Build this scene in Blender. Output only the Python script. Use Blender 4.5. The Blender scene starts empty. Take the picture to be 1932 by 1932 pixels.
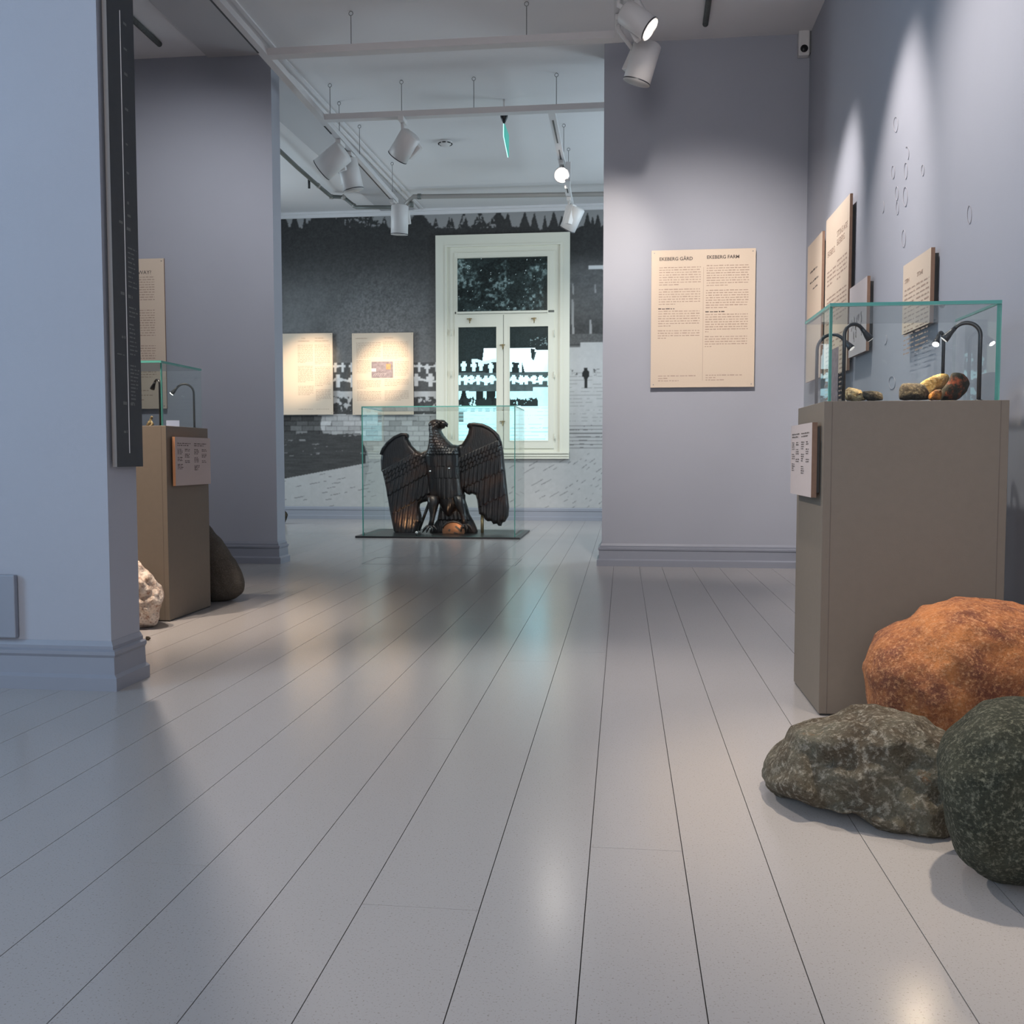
import bpy, bmesh, math, random
import numpy as np
from mathutils import Vector, Matrix
random.seed(7); rng = np.random.default_rng(7)
SC = bpy.context.scene; COL = SC.collection
# ------------------------------------------------------------------ camera
F = 1800.0; HC = 0.80
PIT = math.atan(103/F); YAW = math.atan(209/F*math.cos(PIT))
cd = bpy.data.cameras.new('camera'); cam = bpy.data.objects.new('camera', cd); COL.objects.link(cam)
cd.sensor_width = 36; cd.lens = 36*F/1932; cd.clip_start = .02; cd.clip_end = 100
cam.location = (0, 0, HC); cam.rotation_euler = (math.pi/2-PIT, 0, YAW)
SC.camera = cam
SC.view_settings.view_transform = 'Standard'; SC.view_settings.look = 'None'
SC.view_settings.exposure = 1.13; SC.view_settings.gamma = 1
SC.view_settings.use_curve_mapping = False
try:
    SC.cycles.transparent_max_bounces = 40; SC.cycles.max_bounces = 10
    SC.cycles.use_denoising = True; SC.cycles.sample_clamp_indirect = 6
    SC.cycles.caustics_reflective = False; SC.cycles.caustics_refractive = False
except Exception: pass
w = bpy.data.worlds.new('world'); SC.world = w; w.use_nodes = True
w.node_tree.nodes['Background'].inputs[0].default_value = (.55, .7, 1, 1)
w.node_tree.nodes['Background'].inputs[1].default_value = .35

FW = Vector((-math.sin(YAW)*math.cos(PIT), math.cos(YAW)*math.cos(PIT), -math.sin(PIT)))
RT = Vector((math.cos(YAW), math.sin(YAW), 0)); UP = RT.cross(FW)
C0 = Vector((0, 0, HC))
def ray(px, py): return FW + RT*((px-966)/F) - UP*((py-966)/F)
def onY(px, py, Y): d = ray(px, py); return C0 + d*(Y/d.y)
def onX(px, py, X): d = ray(px, py); return C0 + d*(X/d.x)
def onZ(px, py, Z): d = ray(px, py); return C0 + d*((Z-HC)/d.z)
def proj(p):
    d = Vector(p)-C0; return 966+F*d.dot(RT)/d.dot(FW), 966-F*d.dot(UP)/d.dot(FW)

def area(name, loc, rot, sx, sy, power, color, spread=180):
    l = bpy.data.lights.new(name, 'AREA'); l.shape = 'RECTANGLE'; l.size = sx; l.size_y = sy
    l.energy = power; l.color = color; l.spread = math.radians(spread)
    o = bpy.data.objects.new(name, l); COL.objects.link(o); o.location = loc; o.rotation_euler = rot; return o
R = math.radians
# daylight through the windows of both rooms (openings out of view), plus fill behind the camera
area('daylight_window_left', (-4.45, .9, 1.9), (0, R(-90), 0), 2.2, 1.5, 33, (.40, .70, 1))
area('fill_behind_camera', (-.6, -2.85, 1.95), (R(90), 0, 0), 1.8, 2.2, 46, (.98, .94, .93))  # unseen area light added as general fill
area('daylight_window_rear_right', (2.4, 9.6, 2.1), (0, R(68), 0), 2.6, 1.5, 46, (.72, .90, 1))
area('daylight_window_rear_left', (-5.8, 9.8, 2.1), (0, R(-68), 0), 2.6, 1.5, 32, (.76, .92, 1))
def spot(loc, target, power, color, angle=50, blend=.9, size=.04):
    l = bpy.data.lights.new('spot_beam', 'SPOT'); l.energy = power; l.color = color
    l.spot_size = R(angle); l.spot_blend = blend; l.shadow_soft_size = size
    o = bpy.data.objects.new('spot_beam', l); COL.objects.link(o); o.location = loc
    o.rotation_euler = (Vector(target)-Vector(loc)).to_track_quat('-Z', 'Y').to_euler(); return o
WARM = (1, .77, .52); NEUT = (1, .88, .76)

# ------------------------------------------------------------------ materials
def mat(name, col, rough=.6, metal=0, emis=None, es=0, noise=0, nscale=20, bump=0, bscale=200, spec=.5, coat=0, coord='Object'):
    m = bpy.data.materials.new(name); m.use_nodes = True; nt = m.node_tree; N = nt.nodes; b = N['Principled BSDF']
    c = (*col, 1); b.inputs['Base Color'].default_value = c; b.inputs['Roughness'].default_value = rough
    b.inputs['Metallic'].default_value = metal; b.inputs['Specular IOR Level'].default_value = spec
    b.inputs['Coat Weight'].default_value = coat
    if emis: b.inputs['Emission Color'].default_value = (*emis, 1); b.inputs['Emission Strength'].default_value = es
    if noise or bump:
        tc = N.new('ShaderNodeTexCoord')
    if noise:
        n = N.new('ShaderNodeTexNoise'); n.inputs['Scale'].default_value = nscale; n.inputs['Detail'].default_value = 6
        r = N.new('ShaderNodeMix'); r.data_type = 'RGBA'
        r.inputs[6].default_value = tuple(max(0, x*(1-noise)) for x in col)+(1,)
        r.inputs[7].default_value = tuple(min(1, x*(1+noise)) for x in col)+(1,)
        nt.links.new(tc.outputs[coord], n.inputs['Vector']); nt.links.new(n.outputs['Fac'], r.inputs[0]); nt.links.new(r.outputs[2], b.inputs['Base Color'])
    if bump:
        n2 = N.new('ShaderNodeTexNoise'); n2.inputs['Scale'].default_value = bscale; n2.inputs['Detail'].default_value = 4
        bp = N.new('ShaderNodeBump'); bp.inputs['Strength'].default_value = bump; bp.inputs['Distance'].default_value = .01
        nt.links.new(tc.outputs[coord], n2.inputs['Vector']); nt.links.new(n2.outputs['Fac'], bp.inputs['Height']); nt.links.new(bp.outputs[0], b.inputs['Normal'])
    return m
M = {}
M['wall'] = mat('wall_paint', (.375, .388, .435), .85, noise=.03, nscale=3, bump=.08, bscale=350, spec=.2)
M['base'] = mat('skirting_paint', (.265, .28, .325), .45, noise=.02, spec=.4)
M['ceil'] = mat('ceiling_paint', (.74, .725, .73), .9, noise=.02, nscale=2, spec=.1)
M['beam'] = mat('beam_paint', (.50, .49, .50), .9, noise=.02, nscale=2, spec=.1)
M['rail'] = mat('track_white', (.62, .60, .60), .5)
M['slot'] = mat('track_slot', (.03, .03, .03), .5)
M['lamp'] = mat('lamp_white', (.68, .66, .65), .45)
M['rim'] = mat('lamp_rim', (.03, .03, .035), .4)
M['glow'] = mat('lamp_glow', (1, 1, 1), .5, emis=(1, .96, .9), es=14)
M['glow_dim'] = mat('lamp_lens', (.9, .9, .9), .3, emis=(1, .95, .88), es=.25)
M['glow_star'] = mat('lamp_led', (1, 1, 1), .3, emis=(1, .98, .95), es=9)
M['mdf'] = mat('board_edge', (.20, .115, .075), .7, noise=.15, nscale=60)
M['paper'] = mat('panel_paper', (.64, .53, .42), .75, noise=.03, nscale=120, spec=.2)
M['paper_g'] = mat('label_paper', (.50, .43, .41), .8, noise=.04, nscale=120, spec=.2)
M['paper_w'] = mat('panel_paper_pale', (.60, .55, .55), .75, noise=.02, nscale=90, spec=.2)
M['ink'] = mat('ink', (.12, .10, .09), .8, spec=.1)
M['ink2'] = mat('ink_light', (.40, .30, .24), .8, spec=.1)
M['photo'] = mat('printed_photo', (.24, .2, .22), .8, noise=.6, nscale=30)
M['photo_o'] = mat('printed_photo_warm', (.55, .25, .12), .8, noise=.5, nscale=50)
M['black'] = mat('black_board', (.035, .042, .05), .6, noise=.15, nscale=40)
M['brownedge'] = mat('grey_brown_edge', (.21, .185, .17), .7)
M['white_ink'] = mat('white_ink', (.8, .8, .8), .7)
M['grey_ink'] = mat('grey_ink', (.14, .15, .155), .7)
M['ped'] = mat('pedestal_paint', (.180, .148, .116), .6, noise=.06, nscale=40, bump=.05, bscale=300)
M['pedj'] = mat('pedestal_joint', (.13, .105, .09), .8)
M['gl_edge'] = mat('glass_edge', (.10, .36, .31), .25, spec=.7)
M['frame'] = mat('window_paint', (.76, .75, .64), .45, spec=.5)
M['brass'] = mat('brass', (.42, .33, .18), .4, metal=.6)
M['steel'] = mat('plate_black', (.012, .012, .014), .35)
M['goose'] = mat('gooseneck_black', (.018, .018, .022), .38, spec=.7)
M['pipe'] = mat('pipe_paint', (.34, .32, .30), .4, metal=.2)
M['pipe_d'] = mat('pipe_dark', (.16, .17, .16), .5, metal=.3)
M['sign'] = mat('exit_green', (.02, .30, .24), .3, emis=(.05, .8, .65), es=.12)
M['sign_e'] = mat('sign_acrylic', (.75, .95, .95), .2, emis=(.6, 1, .95), es=.35)
M['dark'] = mat('dark_bar', (.10, .105, .10), .9, noise=.5, nscale=50)
M['wire'] = mat('wire_grey', (.22, .22, .22), .4, metal=.5)
M['cloth'] = mat('black_sheet', (.012, .012, .012), .8)
M['mark'] = mat('wall_line', (.33, .32, .34), .9)

def glass_mat():
    m = bpy.data.materials.new('clear_glass'); m.use_nodes = True; nt = m.node_tree; N = nt.nodes; N.clear()
    out = N.new('ShaderNodeOutputMaterial'); tr = N.new('ShaderNodeBsdfTransparent'); gl = N.new('ShaderNodeBsdfGlossy')
    tr.inputs[0].default_value = (.955, .975, .97, 1); gl.inputs['Roughness'].default_value = .01
    fr = N.new('ShaderNodeFresnel'); fr.inputs[0].default_value = 1.42; mx = N.new('ShaderNodeMixShader')
    g = N.new('ShaderNodeNewGeometry'); inv = N.new('ShaderNodeMath'); inv.operation = 'SUBTRACT'; inv.inputs[0].default_value = 1
    mul = N.new('ShaderNodeMath'); mul.operation = 'MULTIPLY'
    nt.links.new(g.outputs['Backfacing'], inv.inputs[1]); nt.links.new(inv.outputs[0], mul.inputs[0]); nt.links.new(fr.outputs[0], mul.inputs[1])
    nt.links.new(mul.outputs[0], mx.inputs[0]); nt.links.new(tr.outputs[0], mx.inputs[1]); nt.links.new(gl.outputs[0], mx.inputs[2])
    nt.links.new(mx.outputs[0], out.inputs[0]); return m
M['glass'] = glass_mat()

def floor_mat():
    m = mat('floor_lacquer', (.385, .365, .355), .27, spec=.5, coat=0)
    nt = m.node_tree; N = nt.nodes; b = N['Principled BSDF']; tc = N.new('ShaderNodeTexCoord')
    n = N.new('ShaderNodeTexNoise'); n.inputs['Scale'].default_value = 260; n.inputs['Detail'].default_value = 3
    cr = N.new('ShaderNodeValToRGB'); cr.color_ramp.elements[0].position = .30; cr.color_ramp.elements[1].position = .40
    cr.color_ramp.elements[0].color = (.26, .235, .21, 1); cr.color_ramp.elements[1].color = (.385, .365, .355, 1)
    n2 = N.new('ShaderNodeTexNoise'); n2.inputs['Scale'].default_value = 1.3
    mp = N.new('ShaderNodeMapping'); mp.inputs['Scale'].default_value = (1, .15, 1)
    n3 = N.new('ShaderNodeTexNoise'); n3.inputs['Scale'].default_value = 9
    bp = N.new('ShaderNodeBump'); bp.inputs['Strength'].default_value = .03; bp.inputs['Distance'].default_value = .004
    mr = N.new('ShaderNodeMapRange'); mr.inputs[3].default_value = .17; mr.inputs[4].default_value = .23
    L = nt.links.new
    L(tc.outputs['Object'], n.inputs['Vector']); L(n.outputs['Fac'], cr.inputs[0]); L(cr.outputs[0], b.inputs['Base Color'])
    L(tc.outputs['Object'], n2.inputs['Vector']); L(n2.outputs['Fac'], mr.inputs[0]); L(mr.outputs[0], b.inputs['Roughness'])
    L(tc.outputs['Object'], mp.inputs[0]); L(mp.outputs[0], n3.inputs['Vector']); L(n3.outputs['Fac'], bp.inputs['Height']); L(bp.outputs[0], b.inputs['Normal'])
    return m
M['floor'] = floor_mat(); M['gap'] = mat('floor_gap', (.035, .032, .03), .9)

def rock_mat(name, c1, c2, c3, sc=14, fine=90, bump=.5, rough=.85, streak=(1, 1, 1), c4=None):
    m = mat(name, c1, rough, spec=.25); nt = m.node_tree; N = nt.nodes; L = nt.links.new; b = N['Principled BSDF']
    tc = N.new('ShaderNodeTexCoord'); mp = N.new('ShaderNodeMapping'); mp.inputs['Scale'].default_value = streak; L(tc.outputs['Object'], mp.inputs[0])
    n1 = N.new('ShaderNodeTexNoise'); n1.inputs['Scale'].default_value = sc; n1.inputs['Detail'].default_value = 8; n1.inputs['Roughness'].default_value = .65
    n2 = N.new('ShaderNodeTexNoise'); n2.inputs['Scale'].default_value = fine; n2.inputs['Detail'].default_value = 5; n2.inputs['Roughness'].default_value = .75
    v = N.new('ShaderNodeTexVoronoi'); v.inputs['Scale'].default_value = fine*1.6
    for q in (n1, n2, v): L(mp.outputs[0], q.inputs['Vector'])
    r1 = N.new('ShaderNodeValToRGB'); r1.color_ramp.elements[0].color = (*c1, 1); r1.color_ramp.elements[1].color = (*c2, 1)
    r1.color_ramp.elements[0].position = .38; r1.color_ramp.elements[1].position = .62
    if c4:
        e = r1.color_ramp.elements.new(.70); e.color = (*c4, 1)
    r2 = N.new('ShaderNodeValToRGB'); r2.color_ramp.elements[0].position = .5; r2.color_ramp.elements[1].position = .66
    mx = N.new('ShaderNodeMix'); mx.data_type = 'RGBA'; mx.inputs[7].default_value = (*c3, 1)
    L(n1.outputs['Fac'], r1.inputs[0]); L(n2.outputs['Fac'], r2.inputs[0]); L(r2.outputs[0], mx.inputs[0]); L(r1.outputs[0], mx.inputs[6])
    mx2 = N.new('ShaderNodeMix'); mx2.data_type = 'RGBA'; mx2.blend_type = 'MULTIPLY'; mx2.inputs[0].default_value = .55
    L(mx.outputs[2], mx2.inputs[6]); r3 = N.new('ShaderNodeValToRGB'); r3.color_ramp.elements[0].color = (.35, .35, .35, 1); r3.color_ramp.elements[1].position = .45
    L(v.outputs['Distance'], r3.inputs[0]); L(r3.outputs[0], mx2.inputs[7]); L(mx2.outputs[2], b.inputs['Base Color'])
    bp = N.new('ShaderNodeBump'); bp.inputs['Strength'].default_value = bump; bp.inputs['Distance'].default_value = .012
    bp2 = N.new('ShaderNodeBump'); bp2.inputs['Strength'].default_value = bump; bp2.inputs['Distance'].default_value = .03
    n4 = N.new('ShaderNodeTexNoise'); n4.inputs['Scale'].default_value = sc*2.2; n4.inputs['Detail'].default_value = 6; L(mp.outputs[0], n4.inputs['Vector']); L(n4.outputs['Fac'], bp2.inputs['Height'])
    L(n2.outputs['Fac'], bp.inputs['Height']); L(bp2.outputs[0], bp.inputs['Normal']); L(bp.outputs[0], b.inputs['Normal']); return m
M['r_orange'] = rock_mat('granite_orange', (.17, .060, .035), (.46, .175, .06), (.55, .27, .13), 10, 110, .6)
M['r_gray'] = rock_mat('gneiss_gray', (.085, .065, .043), (.14, .13, .095), (.34, .31, .25), 7, 75, .9, c4=(.24, .11, .045))
M['r_green'] = rock_mat('amphibolite_green', (.026, .030, .020), (.055, .058, .040), (.19, .19, .14), 9, 120, .8)
M['r_white'] = rock_mat('quartz_white', (.62, .48, .38), (.92, .82, .72), (.40, .22, .15), 12, 40, .9)
M['r_dark'] = rock_mat('basalt_brown', (.075, .062, .05), (.11, .095, .078), (.15, .13, .11), 8, 120, .4)
M['s_cream'] = rock_mat('flint_cream', (.62, .44, .22), (.85, .70, .42), (.16, .07, .04), 22, 60, .8)
M['s_dark'] = rock_mat('stone_dark', (.03, .025, .02), (.06, .05, .035), (.12, .10, .07), 30, 120, .5)
M['s_yellow'] = rock_mat('stone_yellow', (.36, .22, .07), (.62, .42, .15), (.72, .55, .28), 18, 80, .5)
M['s_orange'] = rock_mat('stone_orange', (.04, .03, .02), (.6, .2, .04), (.8, .35, .08), 25, 70, .5)
M['s_mix'] = rock_mat('stone_mixed', (.018, .020, .014), (.05, .03, .02), (.30, .07, .03), 16, 30, .4)

def bronze_mat():
    m = mat('bronze', (.04, .03, .026), .29, metal=.35, spec=.6); nt = m.node_tree; N = nt.nodes; L = nt.links.new; b = N['Principled BSDF']
    tc = N.new('ShaderNodeTexCoord'); n = N.new('ShaderNodeTexNoise'); n.inputs['Scale'].default_value = 5; n.inputs['Detail'].default_value = 7
    r = N.new('ShaderNodeValToRGB'); r.color_ramp.elements[0].position = .5; r.color_ramp.elements[1].position = .8
    r.color_ramp.elements[0].color = (.016, .015, .017, 1); r.color_ramp.elements[1].color = (.060, .028, .016, 1)
    L(tc.outputs['Object'], n.inputs['Vector']); L(n.outputs['Fac'], r.inputs[0]); L(r.outputs[0], b.inputs['Base Color'])
    mp = N.new('ShaderNodeMapping'); mp.inputs['Scale'].default_value = (1, 1, .12); n2 = N.new('ShaderNodeTexNoise'); n2.inputs['Scale'].default_value = 130; n2.inputs['Detail'].default_value = 3
    bp = N.new('ShaderNodeBump'); bp.inputs['Strength'].default_value = .35; bp.inputs['Distance'].default_value = .006
    L(tc.outputs['Object'], mp.inputs[0]); L(mp.outputs[0], n2.inputs['Vector']); L(n2.outputs['Fac'], bp.inputs['Height']); L(bp.outputs[0], b.inputs['Normal']); return m
M['bronze'] = bronze_mat(); M['copper'] = mat('copper_disc', (.20, .10, .055), .4, metal=.5, noise=.3, nscale=25)

# ------------------------------------------------------------------ helpers
def link(name, me, m, parent=None, smooth=False):
    o = bpy.data.objects.new(name, me)
    for x in (m if isinstance(m, (list, tuple)) else [m]): me.materials.append(x)
    if smooth:
        for p in me.polygons: p.use_smooth = True
    COL.objects.link(o)
    if parent: o.parent = parent
    return o
def fin(name, bm, m, parent=None, smooth=False):
    me = bpy.data.meshes.new(name); bmesh.ops.recalc_face_normals(bm, faces=bm.faces[:]); bm.to_mesh(me); bm.free(); return link(name, me, m, parent, smooth)
def tag(o, label=None, cat=None, group=None, kind=None):
    if label: o['label'] = label
    if cat: o['category'] = cat
    if group: o['group'] = group
    if kind: o['kind'] = kind
    return o
def thing(name, label, cat, loc=(0, 0, 0), rz=0, group=None):
    o = bpy.data.objects.new(name, None); COL.objects.link(o); o.location = loc; o.rotation_euler = (0, 0, rz); o.empty_display_size = .05
    return tag(o, label, cat, group)
def abox(bm, x0, x1, y0, y1, z0, z1, mi=0, bev=0):
    vs = [bm.verts.new(p) for p in ((x0,y0,z0),(x1,y0,z0),(x1,y1,z0),(x0,y1,z0),(x0,y0,z1),(x1,y0,z1),(x1,y1,z1),(x0,y1,z1))]
    fs = [bm.faces.new([vs[i] for i in f]) for f in ((0,3,2,1),(4,5,6,7),(0,1,5,4),(1,2,6,5),(2,3,7,6),(3,0,4,7))]
    for f in fs: f.material_index = mi
    if bev:
        es = list({e for f in fs for e in f.edges})
        bmesh.ops.bevel(bm, geom=es, offset=bev, segments=2, affect='EDGES', profile=.5)
    return fs
def box(name, x0, x1, y0, y1, z0, z1, m, parent=None, bev=0):
    bm = bmesh.new(); abox(bm, x0, x1, y0, y1, z0, z1, 0, bev); return fin(name, bm, m, parent)
def atube(bm, pts, r, seg=12, cap=True, r2=None):
    pts = [Vector(p) for p in pts]; n = len(pts); rings = []; prev = None
    for i, p in enumerate(pts):
        t = (pts[min(i+1, n-1)]-pts[max(i-1, 0)]).normalized()
        if prev is None: a = t.orthogonal().normalized()
        else: a = (prev - t*prev.dot(t)).normalized()
        prev = a; b = t.cross(a); rr = r if r2 is None else r+(r2-r)*i/(n-1)
        if isinstance(r, (list, tuple)): rr = r[i]
        rings.append([bm.verts.new(p+(a*math.cos(k*2*math.pi/seg)+b*math.sin(k*2*math.pi/seg))*rr) for k in range(seg)])
    for i in range(n-1):
        for k in range(seg): bm.faces.new((rings[i][k], rings[i][(k+1)%seg], rings[i+1][(k+1)%seg], rings[i+1][k]))
    if cap: bm.faces.new(rings[0][::-1]); bm.faces.new(rings[-1])
def tube(name, pts, r, m, parent=None, seg=12, cap=True):
    bm = bmesh.new(); atube(bm, pts, r, seg, cap); return fin(name, bm, m, parent, smooth=True)
def aprism(bm, pts, y0, y1, mi=0):   # polygon in x,z extruded in y
    a = [bm.verts.new((x, y0, z)) for x, z in pts]; b = [bm.verts.new((x, y1, z)) for x, z in pts]; n = len(pts)
    fs = [bm.faces.new(a), bm.faces.new(b[::-1])] + [bm.faces.new((a[i], b[i], b[(i+1)%n], a[(i+1)%n])) for i in range(n)]
    for f in fs: f.material_index = mi
def text_mesh(s, size, m, parent, x, z, y=-.0, align='LEFT', name='heading', bold=.0, rot=(math.pi/2, 0, 0)):
    cu = bpy.data.curves.new('tmp', 'FONT'); cu.body = s; cu.size = size; cu.extrude = .0004; cu.align_x = align; cu.offset = bold; cu.resolution_u = 3
    o = bpy.data.objects.new('tmp', cu); COL.objects.link(o); dg = bpy.context.evaluated_depsgraph_get()
    me = bpy.data.meshes.new_from_object(o.evaluated_get(dg)); bpy.data.objects.remove(o); bpy.data.curves.remove(cu)
    me.materials.clear(); t = link(name, me, m, parent); t.location = (x, y, z); t.rotation_euler = rot; return t

# ------------------------------------------------------------------ floor, ceiling, walls
FY = lambda y: onZ(1175, y, 0).y
def floorX(px, py=1932): return onZ(px, py, 0).x
seams = [floorX(p) for p in (-407, -159, 88, 333, 550, 836, 1086, 1337, 1556, 1848, 2109)]
wdt = .1848
while seams[0] > -6.2: seams.insert(0, seams[0]-wdt)
while seams[-1] < 2.8: seams.append(seams[-1]+wdt)
def jY(px, py): return onZ(px, py, 0).y
joints = {}
for (px, py) in ((780, 1711), (1200, 1602), (1130, 1231), (1035, 1248), (380, 1633), (800, 1393), (520, 1225), (980, 1165), (880, 1165), (1020, 1130)):
    p = onZ(px, py, 0); i = max(k for k in range(len(seams)) if seams[k] <= p.x); joints.setdefault(i, []).append(p.y)
bm = bmesh.new(); g = .0009
for i in range(len(seams)-1):
    ys = [-3.1]+sorted(joints.get(i, []))+[12.3]
    if i not in joints: ys = [-3.1, random.uniform(8.5, 11.5), 12.3]
    for a, b in zip(ys[:-1], ys[1:]):
        vs = [bm.verts.new(p) for p in ((seams[i]+g, a+.0006, 0), (seams[i+1]-g, a+.0006, 0), (seams[i+1]-g, b-.0006, 0), (seams[i]+g, b-.0006, 0))]; bm.faces.new(vs)
        vs2 = [bm.verts.new(v.co+Vector((0, 0, -.006))) for v in vs]
        for k in range(4): bm.faces.new((vs[k], vs2[k], vs2[(k+1)%4], vs[(k+1)%4]))
vs = [bm.verts.new(p) for p in ((-6.4, -3.1, -.006), (2.9, -3.1, -.006), (2.9, 12.3, -.006), (-6.4, 12.3, -.006))]; f = bm.faces.new(vs); f.material_index = 1
me = bpy.data.meshes.new('floor'); bm.to_mesh(me); bm.free(); fo = link('floor', me, [M['floor'], M['gap']]); tag(fo, kind='structure')
def cz(y): return 3.765 if y < 7 else 3.765+(y-7)*.033
bm = bmesh.new()
for (x0, x1, ya, yb) in ((-6.4, 2.9, -3.1, 7.0), (-6.4, 2.9, 7.0, 12.3)):
    lo = [bm.verts.new((x, y, cz(y))) for x, y in ((x0, ya), (x1, ya), (x1, yb), (x0, yb))]; hi = [bm.verts.new((v.co.x, v.co.y, 4.3)) for v in lo]
    bm.faces.new(lo[::-1]); bm.faces.new(hi)
    for k in range(4): bm.faces.new((lo[k], lo[(k+1)%4], hi[(k+1)%4], hi[k]))
tag(fin('ceiling', bm, M['ceil']), kind='structure')
# beam running in depth over the left pier
bm = bmesh.new()
XB0, XB1 = onZ(387, 102, 3.755).x, onZ(490, 95, 3.755).x
lo = []
for ya, yb in ((-3, 7.0), (7.0, 12.15)):
    a = [bm.verts.new((x, y, cz(y)-.015)) for x, y in ((XB0, ya), (XB1, ya), (XB1, yb), (XB0, yb))]; b = [bm.verts.new((v.co.x, v.co.y, cz(v.co.y)+.02)) for v in a]
    bm.faces.new(a[::-1]); bm.faces.new(b)
    for k in range(4): bm.faces.new((a[k], a[(k+1)%4], b[(k+1)%4], b[k]))
tag(fin('ceiling_beam', bm, M['beam']), kind='structure')
for xx, nm in ((XB1+.03, 'trim_1'), (XB1+.10, 'trim_2')):
    bm = bmesh.new()
    for ya, yb in ((-3, 7.0), (7.0, 12.1)):
        a = [bm.verts.new((x, y, cz(y)-.012)) for x, y in ((xx, ya), (xx+.03, ya), (xx+.03, yb), (xx, yb))]; b = [bm.verts.new((v.co.x, v.co.y, cz(v.co.y)+.01)) for v in a]
        bm.faces.new(a[::-1]); bm.faces.new(b)
        for k in range(4): bm.faces.new((a[k], a[(k+1)%4], b[(k+1)%4], b[k]))
    tag(fin(nm, bm, M['ceil']), kind='structure')

YB = 12.06      # back wall
XR = 1.285     # right wall of the near room
YD = 7.065      # dividing wall front
XD = onY(1136, 900, YD).x
YP2 = 6.925; XP2 = -2.585
YP1 = 3.082; XP1 = -1.75
def wallbox(name, *a): return tag(box(name, *a), kind='structure')
wallbox('wall_back', -6.3, 2.8, YB, YB+.2, 0, 4.2, M['wall'])
wallbox('wall_right', XR, XR+.2, -3, YD+.1, 0, 4.0, M['wall'])
wallbox('wall_divider', XD, 2.7, YD, YD+.30, 0, 3.95, M['wall'])
wallbox('wall_left_rear', -6.3, XP2, YP2, YP2+.17, 0, 3.95, M['wall'])
wallbox('wall_left', -4.6, XP1, YP1, YP1+.195, 0, 3.95, M['wall'])
# outer walls with window openings out of view, set behind the area lights
def holed(name, axis, pos, th, a0, a1, ha, hb, hz0, hz1):
    bm = bmesh.new()
    for (p, q, z0, z1) in ((a0, ha, 0, 4), (hb, a1, 0, 4), (ha, hb, 0, hz0), (ha, hb, hz1, 4)):
        if axis == 'x': abox(bm, pos, pos+th, p, q, z0, z1)
        else: abox(bm, p, q, pos, pos+th, z0, z1)
    return tag(fin(name, bm, M['wall']), kind='structure')
holed('wall_far_left', 'x', -4.75, .15, -3, YP2, .15, 1.65, .8, 3.0)
holed('wall_behind', 'y', -3.1, .15, -4.75, 1.6, -1.5, .3, .85, 3.05)
holed('wall_rear_right', 'x', 2.6, .15, YD+.3, YB, 8.8, 10.4, .8, 3.4)
holed('wall_rear_left', 'x', -6.2, .15, YP2+.17, YB, 9.0, 10.6, .8, 3.4)

# skirting boards
PROF = [(0, 0), (.036, 0), (.036, .044), (.022, .054), (.02, .112), (.026, .122), (.026, .134), (.012, .139), (.012, .150), (.002, .166), (0, .166)]
def skirting(name, path):   # path seen with the wall on the right hand side; offset to the left
    n = len(path); P = [Vector(p) for p in path]; bm = bmesh.new(); rows = []
    for i in range(n):
        dirs = []
        if i > 0: dirs.append((P[i]-P[i-1]).normalized())
        if i < n-1: dirs.append((P[i+1]-P[i]).normalized())
        ns = [Vector((-d.y, d.x)) for d in dirs]
        if len(ns) == 2: nn = (ns[0]+ns[1]); nn = nn/ max(.3, nn.dot(ns[0]))
        else: nn = ns[0]
        rows.append([bm.verts.new((P[i].x+nn.x*o, P[i].y+nn.y*o, z)) for o, z in PROF])
    for i in range(n-1):
        for k in range(len(PROF)-1): bm.faces.new((rows[i][k], rows[i+1][k], rows[i+1][k+1], rows[i][k+1]))
    bm.faces.new(rows[0]); bm.faces.new(rows[-1][::-1])
    return tag(fin(name, bm, M['base']), kind='structure')
skirting('baseboard_left', [(XP1, YP1+.195), (XP1, YP1), (-4.6, YP1)])
skirting('baseboard_left_rear', [(XP2, YP2+.17), (XP2, YP2), (-4.6, YP2)])
skirting('baseboard_divider', [(XR, YD), (XD, YD), (XD, YD+.30)])
skirting('baseboard_back', [(2.6, YB), (-6.05, YB)])
skirting('baseboard_right', [(XR, -2.9), (XR, YD)])
# cornice along the back wall
bm = bmesh.new(); zc = cz(YB)
aprism_pts = [(0, 0)]
for (d, z0, z1) in ((.05, zc-.03, zc+.03), (.025, zc-.07, zc-.03)): abox(bm, -6.05, 2.6, YB-d, YB, z0, z1)
tag(fin('trim_3', bm, M['ceil']), kind='structure')

# ------------------------------------------------------------------ mural
def _h(ix, iy, s): 
    n = (ix*374761393+iy*668265263+s*2246822519) & 0xffffffff; n = ((n ^ (n >> 13))*1274126177) & 0xffffffff; return ((n ^ (n >> 16)) & 0xffff)/65535.
def vnoise(x, y, s=0):
    ix = np.floor(x).astype(np.int64); iy = np.floor(y).astype(np.int64); fx = x-ix; fy = y-iy
    fx = fx*fx*(3-2*fx); fy = fy*fy*(3-2*fy)
    return (_h(ix, iy, s)*(1-fx)+_h(ix+1, iy, s)*fx)*(1-fy)+(_h(ix, iy+1, s)*(1-fx)+_h(ix+1, iy+1, s)*fx)*fy
def fbm(x, y, s=0, o=4):
    v = 0; a = .5; t = 0
    for k in range(o): v = v+a*vnoise(x*2**k, y*2**k, s+k); t += a; a *= .6
    return v/t
def sstep(a, b, x): t = np.clip((x-a)/(b-a), 0, 1); return t*t*(3-2*t)
def lay(v, c, m): return v*(1-m)+c*m
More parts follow.
